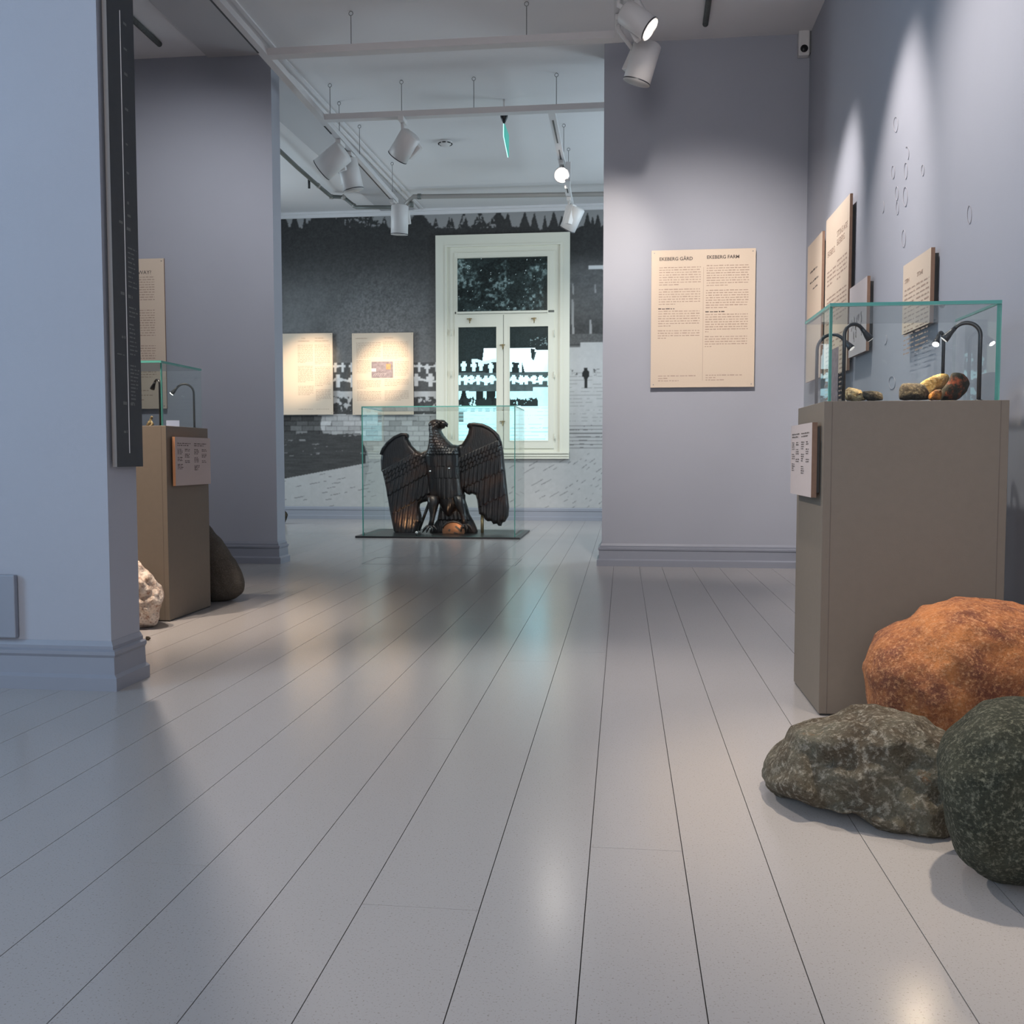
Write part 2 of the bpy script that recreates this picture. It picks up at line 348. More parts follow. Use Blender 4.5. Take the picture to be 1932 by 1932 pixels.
def poly_mask(x, y, pts):
    ins = np.zeros(x.shape, bool); n = len(pts)
    for i in range(n):
        x1, y1 = pts[i]; x2, y2 = pts[(i+1) % n]
        if y1 == y2: continue
        c = ((y1 > y) != (y2 > y)) & (x < (x2-x1)*(y-y1)/(y2-y1)+x1); ins ^= c
    return ins
def crosses(x, y, yc, sp, h, wd, s, seed):
    k = np.floor(x/sp); ox = (_h(k.astype(np.int64), np.int64(3)+0*k.astype(np.int64), seed)-.5)*sp*.35; oy = (_h(k.astype(np.int64), np.int64(9)+0*k.astype(np.int64), seed)-.5)*4
    u = x-(k+.5)*sp-ox; v = y-yc-oy
    return ((np.abs(u) < wd) & (np.abs(v) < h)) | ((np.abs(v+h*.25) < wd*.9) & (np.abs(u) < h*.62))
def cracks(x, y, seed, sx=26, sy=7, sl=-.18, th=.5, dens=.5):
    yy = y-sl*x+2.5*(fbm(x/22, y/16, seed+7)-.5); r = np.floor(yy/sy); f = yy/sy-r; xx = x+r*sx*.37; c = np.floor(xx/sx); fu = xx/sx-c
    hh = _h(c.astype(np.int64), r.astype(np.int64), seed)
    return (np.abs(f-.5) < th/sy) & (hh < dens) & (fu > .12) & (fu < .3+.6*hh/dens)
def paint(x, y):
    n1 = fbm(x/6, y/6, 1); n2 = fbm(x/2.2, y/2.2, 5, 3); n3 = fbm(x/40, y/40, 9)
    v = np.full(x.shape, .64)
    # tree line
    base = 428+6*(fbm(x/20, y*0+3, 11)-.5)*2
    top = base.copy()
    trees = [(533, 398, 14), (556, 404, 11), (575, 410, 7), (612, 390, 24), (592, 416, 8), (668, 385, 30), (694, 396, 16), (650, 400, 12), (725, 410, 14), (770, 405, 14), (790, 396, 18), (822, 411, 9), (850, 402, 10), (875, 400, 12), (905, 396, 15), (940, 398, 17), (958, 402, 10), (990, 400, 12), (1008, 402, 9), (1028, 408, 7), (1045, 400, 12), (1060, 408, 12), (1108, 402, 9), (1118, 410, 7), (1128, 404, 9), (1146, 400, 12), (510, 400, 14)]
    for (tx, ty, hw) in trees:
        wob = 1+.5*(fbm(x*0+y/3., x/5., 13)-.5)
        cone = ty+np.maximum(0, np.abs(x-tx)-1)*(38/hw)*wob*(.6 if hw > 15 else 1)
        top = np.minimum(top, cone)
    edge = top+7*(n2-.5)
    f = y > edge
    gapsky = (fbm(x/5, y/5, 21) > .62) & (y < 430) & ((np.abs(x-690) < 40) | (np.abs(x-740) < 35) | (np.abs(x-880) < 60))
    lvl = .19+.06*n1+.20*sstep(450, 590, y)*(.7+.5*n3)+.06*sstep(600, 690, y)
    bush = np.exp(-(((x-720)/85)**2+((y-600)/85)**2)**1.4)
    lvl = lvl+(.05+.10*bush)*(n2-.42)*2.2+.05*bush
    lvl = lvl+.05*np.exp(-((x-560)/60)**2)*sstep(480, 560, y)
    v = lay(v, lvl, f & ~gapsky)
    low = y > 682
    # rows of crosses and the wall in front of them
    L1 = (x > 600) & (x < 1074)
    band = lambda a, b: (y > a) & (y < b)
    v = lay(v, .36+.14*(n2-.5), band(684, 738) & L1)
    v = lay(v, .92, (np.abs(y-691+2*(n1-.5)) < 1.3) & (fbm(x/9, y*0, 31) > .45) & L1)
    v = lay(v, .93, crosses(x, y, 694, 16, 9, 2.3, 0, 3) & L1 & (y < 712))
    v = lay(v, .93, crosses(x, y, 718, 25, 12, 3.6, 0, 5) & L1 & (y < 736))
    v = lay(v, .9, (np.abs(y-718-2*np.sin(x/8)) < 2) & L1)
    v = lay(v, .80+.12*(n1-.5), band(738, 786) & L1)
    blobs = (fbm(x/7, y/9, 41) > .5-(y-750)/130) & band(748, 782)
    v = lay(v, .30+.2*(n2-.5), blobs & L1)
    # stone wall
    r = np.floor((y-784)/9.5); bx = (x+r*11+5*_h(r.astype(np.int64), r.astype(np.int64)*0, 4))/22; bf = bx-np.floor(bx); hb = _h(np.floor(bx).astype(np.int64), r.astype(np.int64), 8)
    sh = np.where(x < 600+20*n3, .36, .70)
    sh = sh+(hb-.5)*np.where(x < 625, .34, .16)+(n2-.5)*.10
    sh = np.where((((y-784)/9.5-r) < .12) | (bf < .05), sh-.20, sh)
    v = lay(v, sh, band(784, 858))
    # dark ground at left, rounded towards the middle
    dk = (y > 818+8*(fbm(x/30, y*0, 51)-.5)) & (x < 684+(1-np.clip(abs(y-868)/36, 0, 1)**2)*8)
    v = lay(v, .27+.12*(fbm(x/26, y/3, 53)-.5)+.06*(n2-.5), dk)
    v = lay(v, .55, dk & (fbm(x/22, y/5, 54) > .69) & (y < 860))
    # paving
    yb = 903-(x-537)*.188
    pv = (y > np.maximum(yb, 850+0*x)) | ((x > 690) & (y > 858))
    v = lay(v, .74+.05*(n1-.5)-.05*sstep(900, 960, y)*0, pv)
    v = lay(v, .36, cracks(x, y, 61) & pv & (x < 700))
    v = lay(v, .45, cracks(x, y, 63, 30, 8, -.55, .6, .35) & pv & (x > 960))
    v = lay(v, .50, cracks(x, y, 64, 34, 9, -.3, .6, .3) & pv & (x >= 700) & (x <= 960))
    # right strip beyond the window
    Rr = x > 1071
    v = lay(v, .44+.14*(fbm(x/9, y/5, 71)-.5)+.1*(n2-.5)-.16*sstep(560, 640, y), sstep(1066, 1074, x)*sstep(470, 520, y)*(y < 652))
    for tx, ya, yb_, tw in ((1080, 565, 650, 2.2), (1114, 603, 640, 2.0), (1081, 535, 556, 1.3), (1123, 537, 553, 1.3)):
        v = lay(v, .68, Rr & (np.abs(x-tx-(y-ya)*.02) < tw) & band(ya, yb_))
    v = lay(v, .95, band(501, 508) & (x > 1110))
    v = lay(v, .40+.2*(n2-.5), Rr & band(630, 650))
    st = Rr & (y > np.where(x > 1095, 646, 655))
    v = lay(v, .80+.05*(n1-.5)-.06*sstep(700, 830, y), st)
    v = lay(v, .60, st & (np.abs(((y-700)/7.0) % 1-.5) < .07) & band(700, 795) & (fbm(x/10, y, 75) > .45))
    v = lay(v, .42, st & (np.abs(((y-800)/7.0+.3*(fbm(x/18, y/50, 77)-.5)) % 1-.5) < .12) & band(800, 846))
    v = lay(v, .48, st & cracks(x, y, 79, 14, 9, -.7, .7, .45) & (y > 855))
    v = lay(v, .35, (fbm(x/4, y/4, 80) > .66) & band(696, 708) & Rr & (np.abs(x-1105) > 14))
    man = poly_mask(x, y, [(1102, 694), (1108, 694), (1109, 699), (1112, 701), (1112, 711), (1109, 712), (1108, 733), (1103, 733), (1102, 713), (1098, 710), (1099, 701), (1102, 699)])
    v = lay(v, .13, man)
    return np.clip(v, .03, .97)
def lin(c): return np.where(c <= .04045, c/12.92, ((c+.055)/1.055)**2.4)
def vproj(X, Y, Z):
    dx, dy, dz = X, Y, Z-HC
    d = lambda v: dx*v.x+dy*v.y+dz*v.z
    w_ = d(FW); return 966+F*d(RT)/w_, 966-F*d(UP)/w_
def grid_obj(name, x0, x1, z0, z1, Y, step, fn, m, parent=None):
    nx = int((x1-x0)/step)+1; nz = int((z1-z0)/step)+1
    X, Z = np.meshgrid(np.linspace(x0, x1, nx), np.linspace(z0, z1, nz)); px, py = vproj(X, Y, Z); rgb = fn(px, py)
    co = np.stack([X, np.full(X.shape, Y), Z], -1).reshape(-1, 3).astype(np.float32)
    i = np.arange(nx*nz).reshape(nz, nx); q = np.stack([i[:-1, :-1], i[:-1, 1:], i[1:, 1:], i[1:, :-1]], -1).reshape(-1, 4)
    # thin back side so that it is a sheet with thickness
    me = bpy.data.meshes.new(name); me.vertices.add(len(co)); me.vertices.foreach_set('co', co.ravel()); me.loops.add(q.size); me.loops.foreach_set('vertex_index', q.ravel().astype(np.int32))
    me.polygons.add(len(q)); me.polygons.foreach_set('loop_start', np.arange(0, q.size, 4, dtype=np.int32)); me.update(calc_edges=True)
    a = me.color_attributes.new('print', 'FLOAT_COLOR', 'POINT'); col = np.ones((len(co), 4), np.float32); col[:, :3] = rgb.reshape(-1, 3); a.data.foreach_set('color', col.ravel())
    return link(name, me, m, parent)
def print_mat(name, emis=0, rough=.8):
    m = mat(name, (.5, .5, .5), rough, spec=.15); nt = m.node_tree; a = nt.nodes.new('ShaderNodeAttribute'); a.attribute_name = 'print'; b = nt.nodes['Principled BSDF']
    nt.links.new(a.outputs['Color'], b.inputs['Base Color'])
    if emis: nt.links.new(a.outputs['Color'], b.inputs['Emission Color']); b.inputs['Emission Strength'].default_value = emis
    return m
def mural_rgb(px, py):
    l = lin(paint(px, py)); k = np.pad(l, 1, mode='edge'); g_ = (.4*l+.15*(k[:-2, 1:-1]+k[2:, 1:-1]+k[1:-1, :-2]+k[1:-1, 2:]))*.82+.017; return np.stack([g_, g_*1.0, g_*1.0], -1)  # constant lift puts haze into the print's blacks
zt = onY(830, 398, YB).z
mu = grid_obj('mural', -6.0, 2.55, .16, zt, YB-.004, .0075, mural_rgb, print_mat('mural_print'))
sol = mu.modifiers.new('thickness', 'SOLIDIFY'); sol.thickness = .003; sol.offset = -1
tag(mu, 'black and white photo mural of forest, crosses and stone terraces covering the rear wall', 'mural')

# ------------------------------------------------------------------ window in the back wall
wn = bpy.data.objects.new('window_1', None); COL.objects.link(wn); tag(wn, kind='structure'); wn.location = (0, 0, 0)
def wpt(px, py, Y=YB-.03): p = onY(px, py, Y); return p.x, p.z
def frame_rect(name, o, i, y0, y1, parent, m=None, steps=1):
    # o,i = (x0,x1,z0,z1) outer and inner
    bm = bmesh.new(); abox(bm, o[0], i[0], y0, y1, o[2], o[3]); abox(bm, i[1], o[1], y0, y1, o[2], o[3]); abox(bm, i[0], i[1], y0, y1, o[2], i[2]); abox(bm, i[0], i[1], y0, y1, i[3], o[3])
    return fin(name, bm, m or M['frame'], parent)
x0, zt_ = wpt(822, 445); x1, zb_ = wpt(1074, 864)
a0, at = wpt(858, 478); a1, ab = wpt(1045, 846)
WO = (x0, x1, zb_, zt_); WI = (x0+(a0-x0)*.55, x1-(x1-a1)*.55, zb_+.06, zt_-.14); WA = (a0, a1, ab, at)
frame_rect('window_frame', WO, WI, YB-.05, YB-.006, wn)
frame_rect('window_frame', (WI[0]-.012, WI[1]+.012, WI[2]-.012, WI[3]+.012), (WI[0]+.012, WI[1]-.012, WI[2]+.012, WI[3]-.012), YB-.062, YB-.006, wn)
frame_rect('window_frame', (WI[0]+.01, WI[1]-.01, WI[2]+.01, WI[3]-.01), WA, YB-.036, YB-.006, wn)
bm = bmesh.new()
for (d, za, zb2) in ((.085, zb_+.055, zb_+.075), (.07, zb_+.02, zb_+.045), (.06, zb_-.01, zb_+.01)): abox(bm, x0, x1, YB-d, YB-.006, za, zb2)
fin('window_sill', bm, M['frame'], wn)
def P4(a, b, c, d): l, t = wpt(a, b); r, bb = wpt(c, d); return (l, r, bb, t)
def sash(outer, glass, nm):
    s = frame_rect('window_sash', outer, glass, YB-.052, YB-.01, wn)
    frame_rect('glazing_bead', (glass[0]-.012, glass[1]+.012, glass[2]-.012, glass[3]+.012), (glass[0], glass[1], glass[2], glass[3]), YB-.058, YB-.05, s)
T_ = P4(863, 488, 1033, 591); BL = P4(865, 618, 937, 831); BR = P4(962, 617, 1034, 831)
sash((WA[0], WA[1], wpt(0, 604)[1], WA[3]), T_, 't'); mid = wpt(950, 0)[0]
sash((WA[0], mid-.004, WA[2], wpt(0, 608)[1]), BL, 'l'); sash((mid+.004, WA[1], WA[2], wpt(0, 608)[1]), BR, 'r')
box('transom_shadow_gap', WA[0], WA[1], YB-.03, YB-.012, wpt(0, 608)[1], wpt(0, 604)[1], M['pipe_d'], wn)
box('mullion_gap', mid-.004, mid+.004, YB-.04, YB-.012, WA[2], wpt(0, 608)[1], M['pipe_d'], wn)
def latch(px, py):
    x, z = wpt(px, py); bm = bmesh.new(); atube(bm, [(x-.035, YB-.075, z+.01), (x+.03, YB-.075, z+.012)], .006, 6); atube(bm, [(x, YB-.06, z+.02), (x+.003, YB-.085, z-.045)], .007, 6); abox(bm, x-.01, x+.014, YB-.07, YB-.052, z-.015, z+.02)
    fin('window_latch', bm, M['brass'], wn)
for p in ((887, 604), (1008, 603), (949, 653), (949, 797)): latch(*p)
for p in ((852, 628), (852, 706), (853, 822), (1046, 630), (1046, 708), (1047, 825)):
    x, z = wpt(*p); fin('window_hinge', (lambda b: (atube(b, [(x, YB-.06, z-.04), (x, YB-.06, z+.04)], .009, 8), b)[1])(bmesh.new()), M['frame'], wn, True)
def film(px, py):
    n1 = fbm(px/6, py/6, 101); n2 = fbm(px/2.2, py/2.2, 105, 3)
    top = py < 598
    n5 = fbm(px/28, py/24, 131); v = np.where(top, .15+.30*sstep(.40, .75, n1)*sstep(.42, .62, n5)+.14*(n2-.5)+.06*n5, .20+.08*(n2-.5))
    v = np.where(top & (np.abs(px-950-60*np.sin(py/23)) < 50) , v-.03, v)
    v = lay(v, .75, top & (fbm(px/2, py/5, 111) > .80))
    d = ~top
    v = lay(v, .5, d & (fbm(px/5, py/3, 113) > .66) & (py > 636) & (py < 652) & (px > 1000))
    blk = poly_mask(px, py, [(913, 657), (1010, 656), (1006, 680), (1003, 676), (1001, 657), (1012, 660), (1034, 660), (1034, 702), (990, 702), (985, 684), (910, 683)])
    v = lay(v, .97, d & blk)
    v = lay(v, .3, d & poly_mask(px, py, [(1009, 664), (1012, 664), (1007, 680), (1005, 676)]))
    v = lay(v, .95, d & (py > 680) & (py < 706) & crosses(px, py, 692, 18, 9, 3.2, 0, 7) & ((px < 936) | (px < 985)))
    v = lay(v, .9, d & (np.abs(py-682-2*np.sin(px/6)) < 3) & (px > 890) & (px < 936))
    v = lay(v, .30+.1*n1, d & (py > 703) & (py < 740))
    v = lay(v, .97, d & (py > 708) & (py < 732) & (crosses(px, py, 717, 13, 9, 3, 0, 9) | (np.abs(py-718-2*np.sin(px/5)) < 2.5)))
    v = lay(v, .90+.08*(n1-.5), d & (py > np.where(px < 1005, 738, 730)))
    dark = ((np.abs(px-875) < 4+6*sstep(740, 764, py)) | (np.abs(px-905) < 7) | (np.abs(px-926) < 8)) & (py > 738) & (py < 764)
    v = lay(v, .16, d & dark)
    v = lay(v, .20, d & (py > 752+6*(fbm(px/4, py*0, 121)-.5)*2) & (py < 766+0*px) & ((px < 936) | (px < 1015)) & (fbm(px/5, py/8, 123) > .38))
    v = lay(v, .97, d & (py > 766))
    v = lay(v, .55, d & (py > 771) & (py < 776) & (px < 935) & (np.mod(px/14, 1) > .45))
    v = lay(v, .50, d & (px < 875) & (py > 770) & (py < 796))
    v = lay(v, .80, d & (py > 797) & (np.abs(np.mod((py-797)/7, 1)-.5) < .12) & (fbm(px/12, py/3, 127) > .42))
    v = lay(v, .86, d & (py > 766) & (py < 797) & (np.abs(np.mod((py-766)/7, 1)-.5) < .08) & (fbm(px/10, py/3, 129) > .5))
    v = np.clip(v, .04, .99); lo = v**1.15
    cy = .62*sstep(655, 700, py)*sstep(.5, .9, v)*(1-.55*np.exp(-((px-1000)/30)**2-((py-690)/30)**2))
    return np.stack([lin(lo*(.74+.2*v)*(1-.30*cy)), lin(np.clip(lo*(1-.03*cy), 0, 1)), lin(np.clip(lo*1.02, 0, 1))], -1)
FM = print_mat('backlit_window_film', .40, .25)
for (q, nm) in ((T_, 'window_pane'), (BL, 'window_pane'), (BR, 'window_pane')):
    grid_obj('window_pane', q[0], q[1], q[2], q[3], YB-.02, .007, film, FM, wn)

# ------------------------------------------------------------------ information panels
def dashes(bm, x0, x1, z, h, mi=0, y=-.0006, dens=1.0):
    x = x0
    while x < x1-.004:
        wl = min(random.uniform(.010, .034)*dens, x1-x); hh = h*random.uniform(.75, 1.1)
        vs = [bm.verts.new(p) for p in ((x, y, z), (x+wl, y, z), (x+wl, y, z+hh), (x, y, z+hh))]; bm.faces.new(vs)
        x += wl+random.uniform(.004, .008)*dens
def block(bm, x0, x1, ztop, n, lh, h=.0055, last=.5, dens=1.0):
    for i in range(n):
        dashes(bm, x0, x1 if i < n-1 else x0+(x1-x0)*last, ztop-i*lh, h, dens=dens); 
    return ztop-n*lh
def panel(label, O, rz, w_, h_, th=.012, gap=.022, face=None, edge=None, name='info_panel', cat='information panel', group=None):
    t = thing(name, label, cat, O, rz, group)
    bm = bmesh.new(); fs = abox(bm, 0, w_, -gap-th, -gap, 0, h_); fs[2].material_index = 1
    me = bpy.data.meshes.new('board'); bmesh.ops.recalc_face_normals(bm, faces=bm.faces[:]); bm.to_mesh(me); bm.free(); link('board', me, [edge or M['mdf'], face or M['paper']], t)
    box('gap_shade_backing', w_*.06, w_*.94, -gap, 0, h_*.06, h_*.94, M['slot'], t)  # near-black backing block; the standoff gap's shade is put into its colour
    return t, -gap-th
def printed(t, bm, y, m=None):
    # one mesh per block of text: neighbouring words belong together
    Q = [[v.co.copy() for v in f.verts] for f in bm.faces]; bm.free()
    lo = np.array([[min(c.x for c in q), min(c.z for c in q)] for q in Q]); hi = np.array([[max(c.x for c in q), max(c.z for c in q)] for q in Q])
    gp = np.maximum(0, np.maximum(lo[:, None]-hi[None], lo[None]-hi[:, None])); sz_ = (hi-lo).max(1)
    near = np.sqrt((gp**2).sum(2)) <= np.maximum(.0195, .48*np.maximum(sz_[:, None], sz_[None])); n = len(Q); lab = np.arange(n)
    while True:
        new = np.where(near, lab[None, :], n).min(1); new = np.minimum(new, lab)
        if (new == lab).all(): break
        lab = new
    o = None
    for L_ in np.unique(lab):
        b2 = bmesh.new()
        for i in np.nonzero(lab == L_)[0]: b2.faces.new([b2.verts.new((c.x, c.y+y, c.z)) for c in Q[i]])
        o = fin('lettering', b2, m or M['ink2'], t)
    return o
# dividing wall: EKEBERG GARD / EKEBERG FARM
a = onY(1227, 732, YD); b = onY(1425, 470, YD); W_, H_ = b.x-a.x, b.z-a.z
t, yf = panel('beige text board headed EKEBERG GÅRD and EKEBERG FARM on the lilac dividing wall', (a.x, YD, a.z), 0, W_, H_)
sx = W_/1235.; sz = H_/1640.
def q1(u, v): return (u-110)*sx, H_-(v-120)*sz
for s, u, v in (('EKEBERG GÅRD', 203, 243), ('EKEBERG FARM', 768, 233)):
    text_mesh(s, .0335, M['ink'], t, *q1(u, v), yf-.0006, bold=.0006)
bm = bmesh.new()
for (u0, u1, v, n, last) in ((203, 700, 325, 8, .48), (200, 695, 585, 7, .4), (195, 690, 845, 7, .3), (192, 690, 1078, 4, .2), (768, 1270, 312, 9, .5), (762, 1265, 605, 8, .5), (758, 1262, 892, 8, .08), (755, 1255, 1155, 5, .16), (200, 650, 1620, 2, .25), (770, 1200, 1615, 2, .28), (200, 445, 1678, 1, 1), (770, 990, 1672, 1, 1)):
    x0_, z0_ = q1(u0, v); x1_, _ = q1(u1, v); block(bm, x0_, x1_, z0_-.004, n, 29.2*sz, .0062, last)
xa, za = q1(730, 330); xb, zb = q1(715, 1680)
vs = [bm.verts.new(p) for p in ((xa, -.0006, zb), (xa+.002, -.0006, zb), (xa+.002, -.0006, za), (xa, -.0006, za))]; bm.faces.new(vs)
printed(t, bm, yf)
bm = bmesh.new()
for (u0, u1, v) in ((195, 390, 818), (758, 985, 862)): x0_, z0_ = q1(u0, v); x1_, _ = q1(u1, v); dashes(bm, x0_, x1_, z0_-.003, .007)
printed(t, bm, yf, M['ink'])
def screws(t, w_, h_, y):
    for x in (.02, w_-.02):
        for z in (.02, h_-.02): bm = bmesh.new(); atube(bm, [(x, y, z), (x, y-.002, z)], .004, 8); fin('screw', bm, M['wire'], t)
screws(t, W_, H_, yf)
# rear wall panels
Yp = YB-.006
a = onY(667, 783, Yp); b = onY(781, 628, Yp); W_, H_ = b.x-a.x, b.z-a.z
t, yf = panel('beige text board with a small central map on the mural, nearer the window', (a.x, Yp, a.z), 0, W_, H_, gap=.03)
sx = W_/850.; sz = H_/1150.
def q2(u, v): return (u-1030)*sx, H_-(v-60)*sz
text_mesh('AMFITEATERSCENA', .0175, M['ink2'], t, *q2(1080, 140), yf-.0006); text_mesh('THE CLEARING', .0185, M['ink2'], t, *q2(1470, 138), yf-.0006)
bm = bmesh.new()
for (u0, u1, v, n, last) in ((1090, 1430, 200, 11, .5), (1460, 1810, 190, 12, .6), (1090, 1285, 450, 9, .8), (1620, 1815, 470, 10, .8), (1095, 1430, 730, 6, .4), (1480, 1815, 720, 5, .5), (1095, 1430, 885, 7, .8), (1480, 1815, 880, 7, .7)):
    x0_, z0_ = q2(u0, v); x1_, _ = q2(u1, v); block(bm, x0_, x1_, z0_, n, 21*sz, .006, last, 1.3)
printed(t, bm, yf); screws(t, W_, H_, yf)
x0_, z0_ = q2(1300, 690); x1_, z1_ = q2(1598, 462)
pm = box('printed_map', x0_, x1_, yf-.001, yf, z0_, z1_, M['photo'], t); box('map_inset', x1_-.09, x1_-.03, yf-.0016, yf-.001, z1_-.1, z1_-.03, M['photo_o'], pm)
bm = bmesh.new()
for k in range(6):
    u = x0_+.02+k*.028; atube(bm, [(u, yf-.0015, z0_+.02), (u+.02, yf-.0015, z0_+.05), (u+.05, yf-.0015, z0_+.055+.01*(k % 2))], .0012, 4)
abox(bm, x0_, x0_+.06, yf-.002, yf-.001, z0_+.08, z0_+.12)
fin('map_lines', bm, M['paper_w'], pm)
a = onY(527, 783, Yp); b = onY(629, 629, Yp); al = a.x-.12; W_, H_ = b.x-al, b.z-a.z
t, yf = panel('beige text board headed THE GERMAN MEMORIAL CEMETERY, partly behind the left pier', (al, Yp, a.z), 0, W_, H_, gap=.03)
k_ = W_-(630-527)*12.1/1800
def q3(u, v): return W_-(725-u)/11.364*12.1/1800, H_-(v-65)*H_/1145.
text_mesh('TYSKE', .019, M['ink2'], t, *q3(25, 142), yf-.0006); text_mesh('KRIGSKIRKEGÅRD', .019, M['ink2'], t, q3(0, 180)[0]-.03, q3(25, 180)[1], yf-.0006)
text_mesh('THE GERMAN', .019, M['ink2'], t, *q3(325, 142), yf-.0006); text_mesh('MEMORIAL CEMETERY', .019, M['ink2'], t, *q3(325, 182), yf-.0006)
bm = bmesh.new()
for (u0, u1, v, n, last) in ((-60, 280, 235, 13, .5), (-60, 285, 530, 12, .5), (-60, 290, 810, 7, .8), (325, 665, 235, 14, .5), (325, 670, 545, 14, .5), (340, 680, 865, 8, .3), (-60, 290, 1135, 1, 1), (345, 630, 1135, 1, 1)):
    x0_, z0_ = q3(u0, v); x1_, _ = q3(u1, v); block(bm, max(.02, x0_), x1_, z0_, n, 20*H_/1145., .006, last, 1.3)
printed(t, bm, yf); screws(t, W_, H_, yf)
# pier wall panel at the left
a = onY(235, 772, YP2); b = onY(313, 489, YP2); W_, H_ = b.x-a.x, b.z-a.z; al = a.x-.35; W_ += .35
t, yf = panel('tall beige text board on the grey wall behind the left display case', (al, YP2, a.z), 0, W_, H_)
t2 = text_mesh('NORWAY?', .04, M['ink'], t, W_-.10, H_-.115, yf-.0006, align='RIGHT')
bm = bmesh.new()
for (v, n, last) in ((190, 10, 1), (455, 12, .35), (740, 7, .8), (950, 3, .9), (1100, 1, .8), (1138, 1, .9), (1175, 1, .7)):
    block(bm, W_*.45, W_-.048*1.0-.03, H_-(v-40)/4.29*7.19/1800-.0, n, 20/4.29*7.19/1800, .0065, last)
printed(t, bm, yf); screws(t, W_, H_, yf)
# right wall panels (local x runs from far to near)
def rpanel(label, pxf, pxn, ptop_near, pbot_near, face=None, **k):
    yF = onX(pxf, 500, XR-.03).y; yN = onX(pxn, 500, XR-.03).y
    zT = onX(pxn, ptop_near, XR-.03).z; zB = onX(pxn, pbot_near, XR-.03).z
    t, y = panel(label, (XR, yF, zB), -math.pi/2, yF-yN, zT-zB, face=face, th=.016, gap=.022, **k); return t, y, yF-yN, zT-zB
t, yf, W_, H_ = rpanel('tallest beige text board on the right wall with a grey picture low in its middle', 1560, 1604, 368, 697)
text_mesh('EKEBERG', .05, M['ink2'], t, .06, H_-.24, yf-.0006); text_mesh('STONE AGE\nEKEBERG', .05, M['ink2'], t, W_*.50, H_-.17, yf-.0006)
bm = bmesh.new()
for (x_, z_, n, l) in ((.06, .34, 4, .6), (.06, .50, 7, .8), (.06, .75, 9, .5), (W_*.53, .32, 5, .4), (W_*.53, .50, 7, .7), (W_*.53, .75, 2, .9)):
    block(bm, x_, x_+W_*.40, H_-z_, n, .026, .010, l, 2.5)
block(bm, .06, W_*.30, H_-.98, 13, .026, .010, .7, 2.5); block(bm, W_*.70, W_*.93, H_-.80, 18, .026, .010, .7, 2.5)
block(bm, .06, W_*.30, H_-.92, 2, .026, .010, .7, 2.5)
printed(t, bm, yf); box('printed_picture', W_*.34, W_*.66, yf-.001, yf, H_-1.19, H_-.82, M['photo'], t)
t, yf, W_, H_ = rpanel('narrow beige board nearest the corner on the right wall', 1526, 1553, 437, 710)
bm = bmesh.new(); dashes(bm, .10, .34, H_-.20, .012, dens=2); dashes(bm, .10, .38, H_-.27, .012, dens=2); dashes(bm, .2, .35, H_-.32, .01, dens=2)
printed(t, bm, yf, M['ink'])
t, yf, W_, H_ = rpanel('small pale board with ink sketches beside the tallest board on the right wall', 1607, 1640, 520, 660, face=M['paper_w'])
bm = bmesh.new()
for k in range(26):
    x_ = random.uniform(.06, W_-.08); z_ = random.uniform(.12, H_*.62); atube(bm, [(x_, yf-.001, z_), (x_+random.uniform(-.012, .012), yf-.001, z_-random.uniform(.015, .05))], .0011, 4)
fin('ink_drawing', bm, M['ink'], t)
t, yf, W_, H_ = rpanel('beige text board above the right display case, nearest to the camera on the right wall', 1708, 1760, 467, 608)
text_mesh('STEIN', .026, M['ink2'], t, .03, H_-.085, yf-.0006); text_mesh('STONE', .026, M['ink2'], t, W_*.53, H_-.085, yf-.0006)
bm = bmesh.new()
block(bm, .03, W_*.46, H_-.12, 15, .020, .0065, .6, 2.2); block(bm, W_*.52, W_*.96, H_-.12, 15, .020, .0065, .6, 2.2); printed(t, bm, yf)
# faint drawn rings on the right wall
wd_ = thing('wall_drawing', 'thin grey ring and loop outlines drawn on the right wall above the case', 'wall drawing', (XR, 4.5, 2.0))
def ring(cx_, cy_, rx_, ry_, a0=0, a1=360):
    pts = []
    for k in range(25):
        an = R(a0+(a1-a0)*k/24); pts.append(onX(cx_+rx_*math.cos(an), cy_+ry_*math.sin(an), XR-.0015)-Vector((XR, 4.5, 2.0)))
    bm = bmesh.new(); atube(bm, pts, .0012, 4); fin('ring_outline', bm, M['mark'], wd_)
for q in ((1690, 235, 4, 14), (1711, 290, 4, 13, -120, 60), (1709, 322, 3, 15), (1685, 325, 3, 12), (1741, 321, 2.5, 10), (1692, 365, 3, 13), (1708, 371, 4, 18), (1665, 390, 3, 12, -60, 90), (1693, 393, 2.5, 12), (1829, 405, 4, 17), (1705, 450, 3.5, 16), (1683, 722, 6, 12), (1670, 640, 3, 9, -60, 120)): ring(*q)
# black timeline board on the left pier
XQ = XP1+.0
yN = onX(221, 880, XP1+.028).y; yF = onX(270, 880, XP1+.028).y
zB = onX(221, 881, XP1+.028).z
t = thing('timeline_board', 'tall black timeline board with white line on the end of the left pier', 'timeline board', (XP1, yN, zB), math.pi/2)
bw = yF-yN; bh = 3.35-zB
bm = bmesh.new(); fs = abox(bm, 0, bw, -.028, -.012, 0, bh)
for f in fs: f.material_index = 1
fs[2].material_index = 0
bmesh.ops.recalc_face_normals(bm, faces=bm.faces[:]); me = bpy.data.meshes.new('board'); bm.to_mesh(me); bm.free(); link('board', me, [M['black'], M['brownedge']], t)
box('gap_shade_backing', .02, bw-.02, -.012, 0, .02, bh-.02, M['slot'], t)  # dark fill of the standoff gap, its shadow put into the colour
lz0 = (881-860)/(881.)*0; 
zl0 = onX(248, 855, XP1+.028).z-zB; zl1 = onX(234, 27, XP1+.028).z-zB
